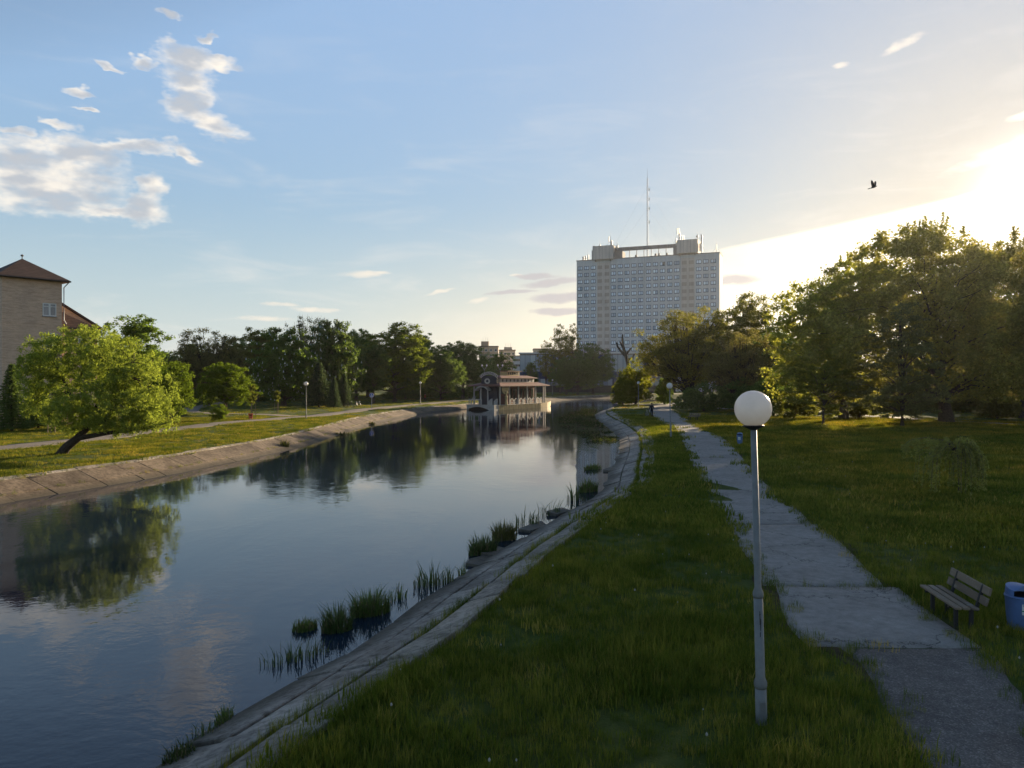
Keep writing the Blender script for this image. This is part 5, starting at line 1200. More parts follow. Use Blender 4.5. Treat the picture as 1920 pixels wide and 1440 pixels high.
def boat():
    O = at(935, 769, WZ); ang = math.atan2(.866, .5)
    o = empty('restaurant_boat', (O.x, O.y, WZ), ang, 'red roofed white restaurant boat with arched sign moored at the far bank', 'boat')
    # local: x towards the stern, y towards the far bank, z above the water
    L, W, DK = 22.6, 5.8, .88
    h = MB(); n = 12; st = []
    for i in range(n+1):
        t = i/n; x = L*t; w = 1.0 if t < .8 else 1-((t-.8)/.2)**2*.42; zt = DK+(.0 if t < .75 else ((t-.75)/.25)**2*.25); zb = -.5 if t < .85 else -.5+(t-.85)/.15*.75; st.append((x, W/2-W/2*w, W/2+W/2*w, zb, zt))
    for (x0, a0, b0, l0, t0), (x1, a1, b1, l1, t1) in zip(st[:-1], st[1:]):
        h.quad((x0, a0, l0), (x1, a1, l1), (x1, a1, t1), (x0, a0, t0)); h.quad((x1, b1, l1), (x0, b0, l0), (x0, b0, t0), (x1, b1, t1)); h.quad((x0, a0, t0), (x1, a1, t1), (x1, b1, t1), (x0, b0, t0)); h.quad((x0, b0, l0), (x1, b1, l1), (x1, a1, l1), (x0, a0, l0))
    x, a, b, l, t = st[-1]; h.quad((x, b, l), (x, a, l), (x, a, t), (x, b, t)); x, a, b, l, t = st[0]; h.quad((x, a, l), (x, b, l), (x, b, t), (x, a, t))
    hull = h.build('hull', M['boat_cream'], o)
    for i in range(26):
        x = .3+i*.62; MB().box(x, x+.09, -.05, .02, -.3, DK-.06).build('rib', M['boat_cream'], hull)
    MB().box(-.1, 16.4, -.08, .03, DK-.05, DK+.05).build('rub_rail', M['boat_white'], hull)
    # raked bow: white band above a dark arched underside
    bw = MB(); N = 12
    for i in range(N):
        y0, y1 = W*i/N, W*(i+1)/N; f = lambda y: -.05+.62*math.sin(PI*min(1, max(0, (y-.9)/(W-.6)))) if y > .9 else -.05
        bw.quad((-1.5, y1, f(y1)), (-1.5, y0, f(y0)), (-1.5, y0, DK+.02), (-1.5, y1, DK+.02))
    bw.quad((-1.5, 0, -.05), (-.003, 0, -.3), (-.003, 0, DK+.02), (-1.5, 0, DK+.02)); bw.quad((-.003, W, -.3), (-1.5, W, -.05), (-1.5, W, DK+.02), (-.003, W, DK+.02)); bw.quad((-1.5, 0, DK+.02), (-.003, 0, DK+.02), (-.003, W, DK+.02), (-1.5, W, DK+.02))
    bow = bw.build('bow', M['boat_white'], o); un = MB(); un.quad((-1.4, .02, .75), (-1.4, W-.02, .75), (-.3, W-.02, -.4), (-.3, .02, -.4)); un.build('bow_underside', M['black'], bow); MB().box(-1.62, -1.49, -.06, W+.06, DK-.1, DK+.1).build('bow_rail', M['boat_white'], bow)
    # columns and balustrade arches on the near side and the bow
    cm = MB().box(-.10, .10, -.10, .10, DK, 4.22).mesh('column'); cm.materials.append(M['boat_white'])
    us = [.73, 4.05, 7.4, 10.75, 14.1, 17.3, 18.0]
    for u in us: link('column', cm, None, o, (u, .16, 0)); link('column', cm, None, o, (u, W-.16, 0))
    for v in (2.43, 3.92): link('column', cm, None, o, (.3, v, -.3))
    def arch(w, hh, th=.16):
        m = MB(); out = [(-w/2, 0), (-w/2, hh*.62)]+[(-w/2+w*i/8, hh*.62+hh*.38*math.sin(PI*i/8)) for i in range(1, 8)]+[(w/2, hh*.62), (w/2, 0)]
        ci = sum(p[0] for p in out)/len(out); inn = [(p[0]*(1-2*th/w), p[1]-(th if p[1] > 0 else 0)) for p in out]
        for k in range(len(out)-1):
            a, b, c, d = out[k], out[k+1], inn[k+1], inn[k]
            for y in (-.04, .04):
                q = [(a[0], y, a[1]), (b[0], y, b[1]), (c[0], y, c[1]), (d[0], y, d[1])]; m.poly(q if y > 0 else q[::-1])
            m.quad((a[0], -.04, a[1]), (b[0], -.04, b[1]), (b[0], .04, b[1]), (a[0], .04, a[1])); m.quad((d[0], .04, d[1]), (c[0], .04, c[1]), (c[0], -.04, c[1]), (d[0], -.04, d[1]))
        me = m.mesh('arch'); me.materials.append(M['boat_white']); return me
    am = arch(1.45, 1.15)
    for a, b in zip(us[1:-1], us[2:]):
        if b-a < 2: continue
        for k in (.27, .73): link('balustrade_arch', am, None, o, (a+(b-a)*k, .16, DK))
        MB().box(a+.11, b-.11, .13, .19, DK+.25, DK+.33).build('rail', M['boat_white'], o)
    def scroll(y0, y1, u=.25):
        m = MB(); n = 8; w = y1-y0
        pts = [(0, 0), (w, 0)]+[(w-w*i/n, 1.15*(1-.45*(1-i/n)**2)) for i in range(n+1)]
        m.prism(pts, -.05, .05, frame_matrix((u, y0, DK), (0, 1), (1, 0))); m.build('bow_panel', M['boat_white'], o)
    scroll(.35, 1.15); scroll(1.45, 2.3)
    for v in (2.9, 3.4, 4.4, 5.0, 5.5): MB().box(-1.2, -1.08, v-.06, v+.06, DK+.02, DK+1.0).build('bow_post', M['boat_white'], o)
    MB().box(-1.2, -1.08, 2.85, 5.56, DK+1.0, DK+1.08).build('bow_handrail', M['boat_white'], o)
    st_ = MB(); st_.tube([(-1.3, 4.6, DK), (.2, 4.9, DK+1.6)], .05, 5); st_.tube([(-1.3, 5.2, DK), (.2, 5.4, DK+1.6)], .05, 5); st_.build('gangway_rail', M['boat_white'], o)
    ar = MB(); po = arc_pts((3.4, 2.55), 1.75, R(145), R(35), 12); pi_ = arc_pts((3.4, 2.42), 1.66, R(145), R(35), 12)
    ar.prism(po+pi_[::-1], -.5, .7, frame_matrix((.1, 0, 0), (0, 1), (1, 0))); ar.build('bow_canopy', M['boat_white'], o)
    # saloon behind the columns
    MB().box(3.9, 17.2, 2.1, 4.6, DK, 4.18).build('saloon_wall', M['boat_red'], o); MB().box(1.0, 3.88, .9, 4.8, DK, 4.16).build('entrance_wall', M['boat_navy'], o)
    for k in range(9): x = 4.6+k*1.4; MB().box(x, x+.85, 2.04, 2.12, DK+.9, 3.7).build('saloon_window', M['dark_glass'], o)
    for k in range(5): x = 5.6+k*2.6; t = MB(); t.tube([(x, 1.1, DK), (x, 1.1, DK+2.6)], .13, 7); t.build('lantern_post', M['boat_roof'], o); b = MB(); b.box(x-.3, x+.3, .9, 1.3, DK, DK+.75); b.build('table', M['boat_white'], o)
    MB().box(.85, 3.9, .10, .14, DK, DK+2.0).build('side_door', M['boat_red'], o)
    sg = MB(); sg.prism([(0, 0)]+arc_pts((1.2, 0), 1.2, PI, 2*PI, 12)[1:-1]+[(2.4, 0)], .02, .08, Matrix.Translation((1.2, .0, 4.0))); sg.build('half_round_sign', M['boat_cream'], o)
    fg = MB(); fg.lathe([(.30, 0), (.26, .5), (.20, .9), (.28, 1.15), (.32, 1.5), (.12, 1.7), (.17, 1.85), (.16, 2.0), (.38, 2.06), (.42, 2.3), (.25, 2.45)], 10, (2.6, -.0, DK)); fg.build('chef_figure', M['boat_cream'], o)
    # roofs
    def hip(u0, u1, v0, v1, z0, a0, a1, b0, b1, z1, nm, mt, th=.14):
        m = MB(); lo = [Vector((u0, v0, z0)), Vector((u1, v0, z0)), Vector((u1, v1, z0)), Vector((u0, v1, z0))]; hi = [Vector((a0, b0, z1)), Vector((a1, b0, z1)), Vector((a1, b1, z1)), Vector((a0, b1, z1))]; dn = Vector((0, 0, th))
        for k in range(4): m.poly([lo[k], lo[(k+1) % 4], hi[(k+1) % 4], hi[k]]); m.poly([lo[k]-dn, lo[(k+1) % 4]-dn, lo[(k+1) % 4], lo[k]])
        m.poly(hi); m.poly([q-dn for q in lo][::-1]); return m.build(nm, mt, o)
    hip(-.4, 18.9, -.55, W+.55, 4.34, 2.0, 17.0, 1.1, W-1.1, 4.9, 'main_roof', M['boat_roof'])
    MB().box(2.8, 15.6, 1.3, W-1.3, 4.88, 5.72).build('clerestory', M['boat_white'], o)
    wm = MB().box(-.2, .2, -.03, .02, -.24, .24).mesh('clerestory_window'); wm.materials.append(M['black'])
    for k in range(9): link('clerestory_window', wm, None, o, (3.6+k*1.4, 1.3, 5.28))
    e_ = MB(); e_.box(2.77, 2.81, 1.8, 2.8, 5.0, 5.5); e_.build('clerestory_window', M['black'], o)
    hip(2.2, 16.2, .8, W-.8, 5.76, 4.0, 14.4, 2.2, W-2.2, 6.2, 'upper_roof', M['boat_roof'], .1)
    MB().box(6.6, 11.2, 2.1, 3.6, 6.1, 6.95).build('wheelhouse', M['boat_cream'], o); MB().box(6.2, 11.7, 1.8, 3.9, 6.95, 7.08).build('wheelhouse_roof', M['boat_roof'], o)
    for k in range(6): MB().box(6.9+k*.7, 7.3+k*.7, 2.06, 2.11, 6.35, 6.8).build('wheelhouse_window', M['black'], o)
    # bow sign: dark board, white ring, arched name board
    MB().box(.9, 1.05, .9, 4.2, 4.5, 6.15).build('sign_backing', M['boat_navy'], o)
    rg_ = MB(); ro = [(.62*math.cos(a)*(.9 if math.cos(a) > 0 else 1.0), .52*math.sin(a)) for a in [2*PI*i/16 for i in range(16)]]
    for i in range(16):
        a, b = ro[i], ro[(i+1) % 16]; q = [(.84, 2.9-a[0], 5.15+a[1]), (.84, 2.9-b[0], 5.15+b[1]), (.84, 2.9-b[0]*.5, 5.15+b[1]*.45), (.84, 2.9-a[0]*.5, 5.15+a[1]*.45)]; rg_.poly(q); rg_.poly([(p[0]+.05, p[1], p[2]) for p in q][::-1])
    rg_.build('sign_ring', M['boat_white'], o)
    cy, cz, r0, r1 = 2.55, 3.9, 2.45, 2.95; aa, ab = R(48), R(132)
    sb = MB(); so = arc_pts((cy, cz), r1, aa, ab, 20); si = arc_pts((cy, cz), r0, aa, ab, 20)
    sb.prism(so+si[::-1], .78, .86, frame_matrix((0, 0, 0), (0, 1), (1, 0))); board = sb.build('name_board', M['boat_white'], o)
    word = 'RESTAURACJA'
    for i, ch in enumerate(word):
        a = ab-(ab-aa)*(.06+.88*i/(len(word)-1)); rm = (r0+r1)/2
        # seen from the bow the far side is on the left
        a = aa+(ab-a); me = text_mesh(ch, .46); me.materials.append(M['black'])
        q = link('letter', me, None, board); a_ = ab-(ab-aa)*(.06+.88*i/(len(word)-1))
        y = cy+rm*math.cos(PI-a_); z = cz+rm*math.sin(a_); tilt = (PI/2-(PI-a_))
        q.matrix_local = Matrix.Translation((.76, y, z)) @ Matrix(((0, 0, -1, 0), (-1, 0, 0, 0), (0, 1, 0, 0), (0, 0, 0, 1))) @ Matrix.Rotation(a_-PI/2, 4, 'Z')
    for (u, v) in ((1.5, .6), (1.6, 4.0)):
        p = MB(); p.tube([(u, v, 4.6), (u, v, 7.2), (u-.1, v+.5, 7.9)], .04, 5); p.tube([(u, v, 7.2), (u+.1, v-.5, 7.8)], .04, 5); lp = p.build('deck_lamp', M['metal'], o)
        for s_ in (1, -1): b = MB(); b.lathe([(.03, 0), (.14, .1), (.12, .3), (.03, .38)], 8, (u, v+.5*s_, 7.8)); b.build('lamp_head', M['white'], lp)
boat()

# ------------------------------------------------------------------ street furniture
M['globe'] = newmat('globe_plastic')[0]
def globe_mat():
    m = M['globe']; t = NT(m.node_tree); t.n.clear(); out = t.new('ShaderNodeOutputMaterial'); co = objco(t)
    c = t.cmul((0.76, 0.76, 0.76), t.ramp(t.noise(co, 6, 5, .7), [(.3, (.93, .93, .92)), (.6, (1, 1, 1))]))
    b = t.new('ShaderNodeBsdfPrincipled'); t.l.new(c, b.inputs['Base Color']); b.inputs['Roughness'].default_value = .22; b.inputs['Specular IOR Level'].default_value = .5
    tr = t.new('ShaderNodeBsdfTranslucent'); t.l.new(c, tr.inputs[0]); mx = t.new('ShaderNodeMixShader'); mx.inputs[0].default_value = .35; t.l.new(b.outputs[0], mx.inputs[1]); t.l.new(tr.outputs[0], mx.inputs[2]); t.l.new(mx.outputs[0], out.inputs[0])
globe_mat()
M['pole'] = simple('pole_paint', (0.20, 0.215, 0.22), 0.55, 0.4, 0.1, var=.35, scale=5)
M['pole_green'] = simple('pole_green_grey', (0.16, 0.165, 0.145), 0.6, 0.3, var=.3, scale=4)
def street_lamp(px, py, label, H=4.33, lean=(0, 0), detail=False, mat=None, gr=.235):
    p = at(px, py); p.z = zground(p.x, p.y); o = empty('street_lamp', p, 0, label, 'lamp'); o.rotation_euler = (lean[1], lean[0], 0); mt = mat or M['pole']; n = 20 if detail else 10; k = max(1.0, p.y/90*.75) if not detail else 1
    ph = H-2*gr-.03
    m = MB(); m.lathe([(.072*k, -.3), (.072*k, .50)], n); m.build('pole_base', mt, o, smooth=True)
    m = MB(); m.lathe([(.074*k, .46), (.082*k, .50), (.082*k, .545), (.060*k, .60), (.058*k, 1.66)], n); m.build('lower_pole', mt, o, smooth=True)
    m = MB(); m.lathe([(.060*k, 1.63), (.067*k, 1.66), (.067*k, 1.70), (.044*k, 1.76), (.038*k, ph)], n); m.build('upper_pole', mt, o, smooth=True)
    m = MB(); m.lathe([(.040*k, ph-.03), (.075, ph-.01), (.13, ph+.012), (.135, ph+.03), (.05, ph+.045)], n); m.build('globe_holder', M['black'], o, smooth=True)
    m = MB(); N = 28 if detail else 14; m.lathe([(max(.003, gr*math.sin(PI*i/N)), ph+.01+gr-gr*math.cos(PI*i/N)) for i in range(N+1)], 44 if detail else 16); m.build('globe', M['globe'], o, smooth=True)
    if detail:
        d = MB(); d.box(-.035, .035, -.076, -.071, .14, .30); d.build('hatch', mt, o)
        g = MB(); rr = random.Random(4)
        for (a0, z0, a1, z1) in ((-1.75, 1.42, -1.45, 1.43), (-1.6, 1.47, -1.62, 1.32), (-1.7, 1.38, -1.48, 1.36), (-1.5, 1.36, -1.52, 1.22), (-1.68, 1.30, -1.5, 1.31), (-1.62, 1.2, -1.64, 1.14)):
            r = .0592; g.tube([(math.cos(a0)*r, math.sin(a0)*r, z0), (math.cos((a0+a1)/2)*r, math.sin((a0+a1)/2)*r, (z0+z1)/2+.008), (math.cos(a1)*r, math.sin(a1)*r, z1)], .0045, 4)
        g.build('graffiti', M['black'], o)
    return o
street_lamp(1428, 1365, 'tall white globe street lamp with leaning grey pole on the near lawn', lean=(R(-1.55), 0), detail=True)
street_lamp(1258, 822, 'white globe lamp standing between the curved bank and the path', lean=(R(-1.5), 0))
street_lamp(1197, 764, 'white globe lamp half hidden by the sunlit bush at the river bend')
street_lamp(574, 786, 'white globe lamp on the edge of the far bank path opposite the saplings', mat=M['pole_green'])
street_lamp(788, 757, 'white globe lamp beside the red jacketed person on the far bank', mat=M['pole_green'])
street_lamp(1036, 741, 'white globe lamp across the river behind the boat stern', mat=M['pole_green'], H=4.8)

M['bin_blue'] = simple('bin_blue_plastic', (0.095, 0.175, 0.380), 0.5, 0.4, var=.18, scale=4)
M['bin_dark'] = simple('bin_inside', (0.008, 0.009, 0.012), 0.9, 0.1)
M['label_white'] = simple('label_white', (0.62, 0.66, 0.66), 0.6, 0.3, var=.1); M['label_green'] = simple('label_green', (0.05, 0.26, 0.16), 0.6, 0.3)
def bin_(px, py, label, rz, H=.80, r=.24, detail=True):
    p = at(px, py); p.z = zground(p.x, p.y); o = empty('litter_bin', p, rz, label, 'bin')
    # local -y faces the path
    n = 28; b = MB(); b.lathe([(r*.80, .02), (r*.86, .05), (r, H*.72), (r*1.02, H*.74)], n); b.build('body', M['bin_blue'], o, smooth=True)
    b = MB(); b.lathe([(r*1.04, H*.735), (r*1.06, H*.755), (r*1.04, H*.78), (r*.98, H*.785)], n); b.build('rim', M['bin_blue'], o, smooth=True)
    # hood: half drum standing behind an open mouth
    d = MB(); k = 18; up = H*.22; pts = []
    for i in range(k+1):
        a = R(-25)+(PI+R(50))*i/k; pts.append((math.cos(a)*r, math.sin(a)*r))
    for i in range(k):
        q0, q1 = pts[i], pts[i+1]; h0 = up*(.55+.45*math.sin(PI*i/k)); h1 = up*(.55+.45*math.sin(PI*(i+1)/k))
        d.quad((q0[0], q0[1], H*.78), (q1[0], q1[1], H*.78), (q1[0]*.94, q1[1]*.94, H*.78+h1), (q0[0]*.94, q0[1]*.94, H*.78+h0)); d.poly([(q0[0]*.94, q0[1]*.94, H*.78+h0), (q1[0]*.94, q1[1]*.94, H*.78+h1), (0, -r*.35, H*.78+up*1.02)])
    d.poly([(pts[0][0]*.94, pts[0][1]*.94, H*.78+up*.55), (0, -r*.35, H*.78+up*1.02), (pts[-1][0]*.94, pts[-1][1]*.94, H*.78+up*.55)])
    d.build('hood', M['bin_blue'], o)
    mo = MB(); mo.lathe([(r*.90, H*.787), (r*.88, H*.80)], n); mo.build('mouth', M['bin_dark'], o)
    def patch(nm, mt, a0, a1, z0, z1, off):
        m = MB(); k = 6
        for i in range(k):
            a, c = a0+(a1-a0)*i/k, a0+(a1-a0)*(i+1)/k; rad = lambda z: r*(.86+.14*(z-.05)/(H*.72-.05))+off
            m.quad((math.cos(a)*rad(z0), math.sin(a)*rad(z0), z0), (math.cos(c)*rad(z0), math.sin(c)*rad(z0), z0), (math.cos(c)*rad(z1), math.sin(c)*rad(z1), z1), (math.cos(a)*rad(z1), math.sin(a)*rad(z1), z1))
        return m.build(nm, mt, o)
    lb = patch('label', M['label_white'], R(-125), R(-70), H*.40, H*.64, .004)
    if detail: patch('label_stripe', M['label_green'], R(-125), R(-70), H*.475, H*.50, .007); patch('label_mark', M['bin_blue'], R(-121), R(-117), H*.60, H*.62, .007)
    return o
bin_(1913, 1180, 'blue plastic litter bin with white label beside the park bench', R(8))
bin_(1387, 833, 'blue litter bin on the grass beyond the lamp, right of the path', R(-20), H=.84, r=.20)
def orange_bin():
    p = at(470, 788); p.z = zground(p.x, p.y); o = empty('litter_bin', p, .3, 'orange red box bin in front of the staked young tree', 'bin')
    mt = simple('orange_plastic', (0.48, 0.085, 0.025), 0.5, 0.4, var=.15); b = MB(); b.prism([(-.18, .12), (.18, .12), (.23, .62), (-.23, .62)], -.18, .18); b.build('body', mt, o); MB().box(-.25, .25, -.21, .21, .623, .70).build('lid', mt, o); q = MB(); q.tube([(0, .21, -.2), (0, .21, .66)], .03, 6); q.build('post', M['metal'], o); MB().box(-.14, .14, -.195, -.183, .48, .57).build('slot', M['bin_dark'], o)
orange_bin()

def plank_mat():
    m, t, out = newmat('weathered_plank'); co = objco(t); oi = t.new('ShaderNodeObjectInfo')
    n = t.noise(t.vmul(co, (30, 1.6, 30)), 1.0, 4, .65); c = t.mix(n, (0.115, 0.088, 0.066), (0.235, 0.195, 0.150)); c = t.cmul(c, t.ramp(oi.outputs['Random'], [(0, (.75, .72, .70)), (1, (1.15, 1.12, 1.05))]))
    c = t.mix(t.mul(t.smooth(t.noise(co, 3.0, 4, .6), .55, .7), .5), c, (.30, .29, .27)); pbsdf(t, out, c, .75, .25, bump=n, bstr=.4, bdist=.004); return m
M['plank'] = plank_mat(); M['iron'] = simple('bench_iron', (0.030, 0.030, 0.030), 0.7, 0.3, var=.4)
def bench(loc, rz, label, L=1.85):
    """local y along the bench, it faces -x"""
    o = empty('park_bench', loc, rz, label, 'bench')
    for i, x in enumerate((-.24, -.10, .05)):
        MB().box(x-.055, x+.055, -L/2, L/2, .435, .475).build('seat_slat', M['plank'], o, bevel=.006)
    for i, (x, z) in enumerate(((.235, .58), (.285, .76))):
        Mx = Matrix.Translation((x, 0, z)) @ Matrix.Rotation(R(15), 4, 'Y'); b = MB(); b.box(-.02, .02, -L/2, L/2, -.07, .07, Mx); b.build('back_slat', M['plank'], o, bevel=.006)
    for y in (-L*.32, L*.32):
        g = MB(); g.box(-.20, -.14, y-.03, y+.03, -.25, .40); g.build('leg', M['iron'], o); g = MB(); g.box(.06, .12, y-.03, y+.03, -.25, .40); g.build('leg', M['iron'], o)
        g = MB(); g.box(-.30, .12, y-.028, y+.028, .40, .435); g.build('bearer', M['iron'], o)
        Mx = Matrix.Translation((.12, y, .40)) @ Matrix.Rotation(R(17), 4, 'Y'); g = MB(); g.box(.03, .075, -.028, .028, -.03, .46, Mx); g.build('back_post', M['iron'], o)
    return o
bx_, by_ = 8.22, 14.3
bench((bx_, by_, zground(bx_, by_)), R(-7), 'weathered wooden slat bench beside the blue bin at the path edge', 1.55)
p = at(1300, 789); bench((p.x, p.y, zground(p.x, p.y)), R(35), 'small pale bench half hidden by the dark bushes right of the path', 1.6)

def road_sign():
    p = at(697, 767); p.z = zground(p.x, p.y); o = empty('path_sign', p, R(-8), 'round blue path sign with white symbols on a grey post', 'sign'); bl = simple('sign_blue', (0.020, 0.075, 0.36), .45, .4)
    m = MB(); m.tube([(0, 0, -.3), (0, 0, 2.5)], .045, 8); m.build('post', M['metal'], o)
    zc, r = 2.12, .36
    def disc(rad, y0, y1, nm, mt): a = [(rad*math.cos(2*PI*i/24), zc+rad*math.sin(2*PI*i/24)) for i in range(24)]; q = MB(); q.prism(a, y0, y1); return q.build(nm, mt, o)
    disc(r, -.075, -.05, 'rim', M['white']); disc(r*.93, -.082, -.0755, 'face', bl)
    s = MB(); s.box(-.22, .22, -.088, -.083, zc-.012, zc+.012); s.build('symbol', M['white'], o)
    s = MB(); s.box(-.05, .05, -.088, -.083, zc+.06, zc+.2); s.box(-.03, .03, -.088, -.083, zc+.21, zc+.26); s.build('symbol', M['white'], o)
    s = MB()
    for cx in (-.1, .1): s.prism([(cx+.08*math.cos(2*PI*i/12), zc-.15+.08*math.sin(2*PI*i/12)) for i in range(12)], -.088, -.083)
    s.box(-.1, .1, -.089, -.083, zc-.10, zc-.07); s.build('symbol', M['white'], o)
road_sign()

def bicycle(loc, rz, label, col, tilt=R(6)):
    o = empty('bicycle', loc, rz, label, 'bicycle'); o.rotation_euler = (tilt, 0, rz); fr = simple('bike_paint', col, .4, .5, var=.1)
    for x in (-.52, .52):
        w = MB(); n = 20; pts = [(x+.33*math.cos(2*PI*i/n), 0, .35+.33*math.sin(2*PI*i/n)) for i in range(n+1)]; w.tube(pts, .022, 6, caps=False); wh = w.build('wheel', M['black'], o)
        s = MB()
        for i in range(8): a = PI*i/8; s.tube([(x-.32*math.cos(a), 0, .35-.32*math.sin(a)), (x+.32*math.cos(a), 0, .35+.32*math.sin(a))], .004, 3, caps=False)
        s.tube([(x, -.05, .35), (x, .05, .35)], .03, 8); s.build('spokes', M['metal'], wh)
    f = MB(); A, B, C_, D_ = (-.52, 0, .35), (-.08, 0, .30), (-.2, 0, .82), (.36, 0, .80)
    for a, b, r in ((A, B, .014), (A, C_, .012), (B, C_, .02), (B, D_, .022), (C_, D_, .02), (D_, (.52, 0, .35), .02), (D_, (.33, 0, .98), .018), (C_, (-.23, 0, .94), .014)): f.tube([a, b], r, 6)
    f.build('frame', fr, o); h = MB(); h.tube([(.26, -.29, 1.02), (.36, -.2, 1.0), (.34, 0, .98), (.36, .2, 1.0), (.26, .29, 1.02)], .016, 6); h.build('handlebar', M['metal'], o)
    s = MB(); s.lathe([(.10, 0), (.12, .03), (.06, .06)], 10, (-.24, 0, .93)); s.build('saddle', M['black'], o); c = MB(); c.tube([(-.08, -.03, .30), (-.08, .03, .30)], .09, 12); c.tube([(-.08, .05, .30), (.06, .07, .20), (.06, .15, .20)], .014, 5); c.tube([(-.08, -.05, .30), (-.22, -.07, .40), (-.22, -.15, .40)], .014, 5); c.build('crank', M['metal'], o)
    return o
for i, (px, py, rz, c, lab) in enumerate(((655, 765, .5, (.03, .03, .035), 'dark bicycle parked on the grass edge beside the young spruces'), (671, 764, -.2, (.25, .26, .28), 'silver bicycle parked beside the dark bicycle, right one by the sign'))):
    p = at(px, py); bicycle((p.x, p.y, zground(p.x, p.y)), rz, lab, c)

# ------------------------------------------------------------------ people
def person(loc, rz, label, joints, mats, H=1.75, hair=(.03, .022, .016)):
    """one skinned body; face materials by height band"""
    o = empty('person', loc, rz, label, 'person'); s = H/1.75
    J = dict(pelvis=((0, 0, .95), .135), waist=((0, .01, 1.1), .125), chest=((0, .0, 1.32), .15), neck=((0, .0, 1.47), .06), head0=((0, -.01, 1.56), .085), head1=((0, -.015, 1.66), .098), head2=((0, -.01, 1.74), .06),
             ls=((-.17, 0, 1.41), .065), le=((-.24, .03, 1.13), .048), lw=((-.24, -.06, .90), .034), lh=((-.235, -.09, .80), .036), rs=((.17, 0, 1.41), .065), re=((.24, .03, 1.13), .048), rw=((.24, -.06, .90), .034), rh=((.235, -.09, .80), .036),
             lhip=((-.09, 0, .90), .10), lk=((-.10, -.05, .50), .066), la=((-.10, .05, .09), .045), lt=((-.10, -.09, .04), .042), rhip=((.09, 0, .90), .10), rk=((.10, .02, .50), .066), ra=((.10, .12, .12), .045), rt=((.10, -.02, .05), .042))
    for k, v in joints.items(): J[k] = (v, J[k][1])
    E = [('pelvis', 'waist'), ('waist', 'chest'), ('chest', 'neck'), ('neck', 'head0'), ('head0', 'head1'), ('head1', 'head2'), ('chest', 'ls'), ('ls', 'le'), ('le', 'lw'), ('lw', 'lh'), ('chest', 'rs'), ('rs', 're'), ('re', 'rw'), ('rw', 'rh'), ('pelvis', 'lhip'), ('lhip', 'lk'), ('lk', 'la'), ('la', 'lt'), ('pelvis', 'rhip'), ('rhip', 'rk'), ('rk', 'ra'), ('ra', 'rt')]
    K = list(J); me = bpy.data.meshes.new('body_cage'); me.from_pydata([tuple(c*s for c in J[k][0]) for k in K], [(K.index(a), K.index(b)) for a, b in E], [])
    ob = bpy.data.objects.new('body_cage', me); COL.objects.link(ob); md = ob.modifiers.new('skin', 'SKIN'); sv = me.skin_vertices[0].data
    for i, k in enumerate(K): sv[i].radius = (J[k][1]*s, J[k][1]*s); sv[i].use_root = (k == 'pelvis')
    ob.modifiers.new('sub', 'SUBSURF').levels = 2; bpy.context.view_layer.update()
    dg = bpy.context.evaluated_depsgraph_get(); bm_ = bpy.data.meshes.new_from_object(ob.evaluated_get(dg)); bpy.data.objects.remove(ob)
    top, legs, skin = mats; bm_.materials.clear()
    for m in (top, legs, skin, M['black']): bm_.materials.append(m)
    hands = [Vector(J[k][0])*s for k in ('lh', 'rh')]
    for pl in bm_.polygons:
        c = pl.center; pl.use_smooth = True
        pl.material_index = 2 if c.z > 1.49*s or any((c-h).length < .075 for h in hands) else (0 if c.z > .93*s or abs(c.x) > .21*s else (1 if c.z > .10*s else 3))
    link('body', bm_, None, o)
    hr = MB(); hx = J['head1'][0]; hr.lathe([(.085, -.02), (.112, .02), (.108, .08), (.06, .125), (.005, .135)], 12, (hx[0]*s, (hx[1]+.022)*s, hx[2]*s)); hr.build('hair', simple('hair', hair, .7, .3), o, smooth=True)
    return o
dark = simple('dark_cloth', (.018, .019, .024), .9, .1); navy = simple('navy_trousers', (.016, .018, .028), .9, .1); skin = simple('skin', (.42, .27, .20), .6, .3, var=.1); red = simple('red_jacket', (.42, .05, .045), .8, .2); grey = simple('grey_trousers', (.05, .05, .055), .9, .1)
p = at(1222, 783.5); person((p.x, p.y, zground(p.x, p.y)), R(185), 'person in dark clothes walking a bicycle along the near path', {'le': (-.27, -.02, 1.14), 'lw': (-.32, -.22, 1.02), 'lh': (-.34, -.27, .99), 're': (.26, .06, 1.13), 'rw': (.30, -.10, .93), 'rh': (.30, -.14, .84)}, (dark, navy, skin))
pb = at(1213.5, 782.5); bicycle((pb.x-.02, pb.y-.1, zground(pb.x, pb.y)), R(96), 'pale bicycle pushed by the person in dark clothes', (.30, .28, .24), 0)
p = at(797, 753.5); person((p.x, p.y, zground(p.x, p.y)), R(100), 'person in a red jacket striding on the far bank path', {'lk': (-.10, -.22, .52), 'la': (-.10, -.10, .12), 'lt': (-.10, -.24, .06), 'rk': (.10, .10, .48), 'ra': (.10, .36, .20), 'rt': (.10, .30, .10)}, (red, grey, skin))

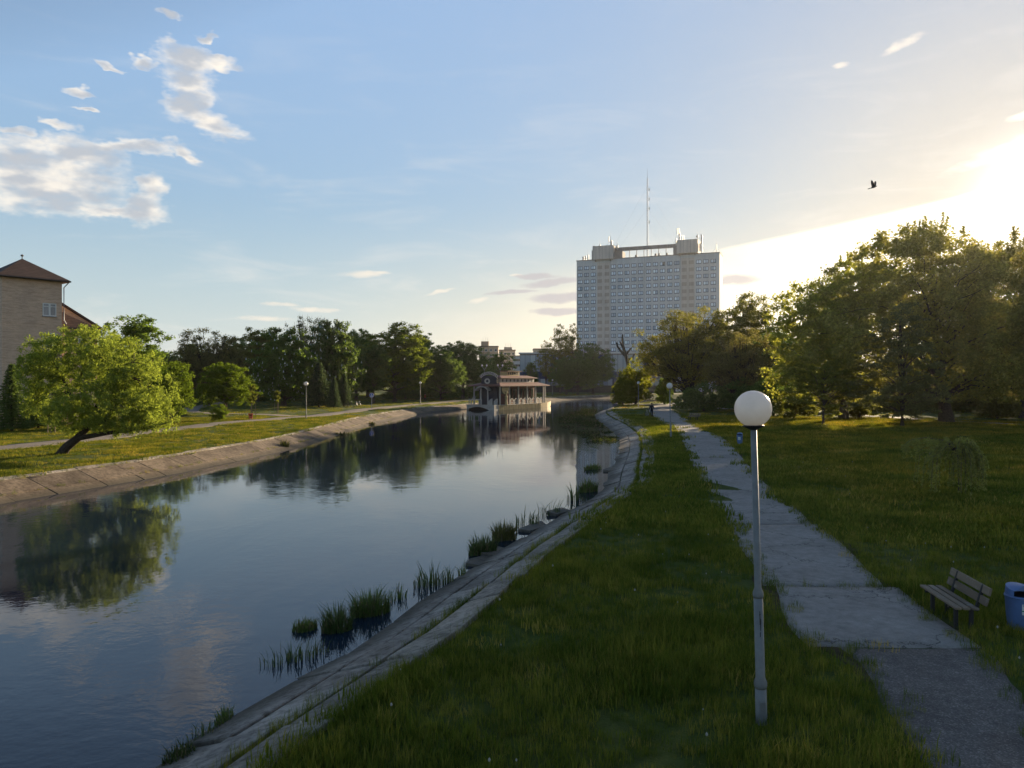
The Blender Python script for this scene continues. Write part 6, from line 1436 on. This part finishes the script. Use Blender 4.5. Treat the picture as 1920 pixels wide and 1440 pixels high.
# ------------------------------------------------------------------ bird and broken slabs
def bird():
    p = ray(1638, 351, 42); o = empty('flying_bird', p, R(-60), 'dark bird with raised wings flying against the bright sky', 'bird'); mt = simple('bird_dark', (.030, .028, .030), .8, .2)
    b = MB(); b.tube([(-.20, 0, -.02), (-.12, 0, -.01), (0, 0, 0), (.10, 0, .01), (.15, 0, .025), (.185, 0, .02), (.205, 0, .015)], [.012, .035, .052, .045, .03, .026, .004], 10); b.build('body', mt, o, smooth=True)
    t = MB(); t.prism([(-.34, -.035), (-.18, -.015), (-.18, -.005), (-.34, -.02)], -.05, .05); t.build('tail', mt, o)
    for s in (1, -1):
        w = MB(); pts = [(.09, .03*s, .02), (.10, .10*s, .16), (.04, .16*s, .33), (-.04, .17*s, .36), (-.08, .12*s, .20), (-.09, .03*s, .02)]; w.poly(pts if s > 0 else pts[::-1]); w.poly([(a, b_-.006*s, c+.003) for a, b_, c in (pts[::-1] if s > 0 else pts)]); w.build('wing', mt, o)
bird()
def broken(px, py, L, W, rz, label, z=.0, tilt=.07, th=.045):
    p = at(px, py, WZ); rr = random.Random(int(px)); m = MB(); a = [(-L/2, -W/2), (L*.1, -W/2*1.1), (L/2, -W/2*.7), (L/2*1.05, W/2), (-L*.1, W/2*1.1), (-L/2*.95, W/2*.8)]; a = [(x+rr.uniform(-.05, .05), y+rr.uniform(-.05, .05)) for x, y in a]
    m.poly([(x, y, th) for x, y in a]); m.poly([(x, y, -.1) for x, y in a][::-1])
    for k in range(len(a)): q, r = a[k], a[(k+1) % len(a)]; m.poly([(q[0], q[1], -.1), (r[0], r[1], -.1), (r[0], r[1], th), (q[0], q[1], th)])
    o = m.build('broken_slab', M['concrete_grey'], None, (p.x, p.y, WZ+z)); o.rotation_euler = (tilt, .05, rz); tag(o, label, 'slab')
broken(904, 1052, 1.5, .5, R(68), 'broken concrete slab in the water beside the brownish reed mound'); broken(1003, 988, 2.2, .5, R(66), 'long broken slab lying along the water edge among sparse reeds'); broken(1048, 962, 1.4, .45, R(60), 'broken slab tilted out of the water by the upright reeds', .06, .2); broken(925, 1036, 1.2, .5, R(64), 'second broken slab piece close under the brownish reed mound', .02); broken(1145, 880, 2.6, .5, R(72), 'broken slab edge in the curved bay beside the low water plants')
# ------------------------------------------------------------------ thin haze added to imitate lens glare over the right grove
def haze():
    m = bpy.data.materials.new('haze'); m.use_nodes = True; t = NT(m.node_tree); t.n.clear(); out = t.new('ShaderNodeOutputMaterial')
    v = t.new('ShaderNodeVolumePrincipled'); v.inputs['Color'].default_value = (0.95, 0.95, 0.96, 1); v.inputs['Density'].default_value = 0.000055; v.inputs['Anisotropy'].default_value = 0.66
    t.l.new(v.outputs[0], out.inputs['Volume'])
    o = MB().box(-1560, 1560, -1560, 1560, -4.0, 100.0).build('haze', m); tag(o, 'thin haze over the whole park, added for a lens glare glow', 'haze', kind='stuff')
haze()
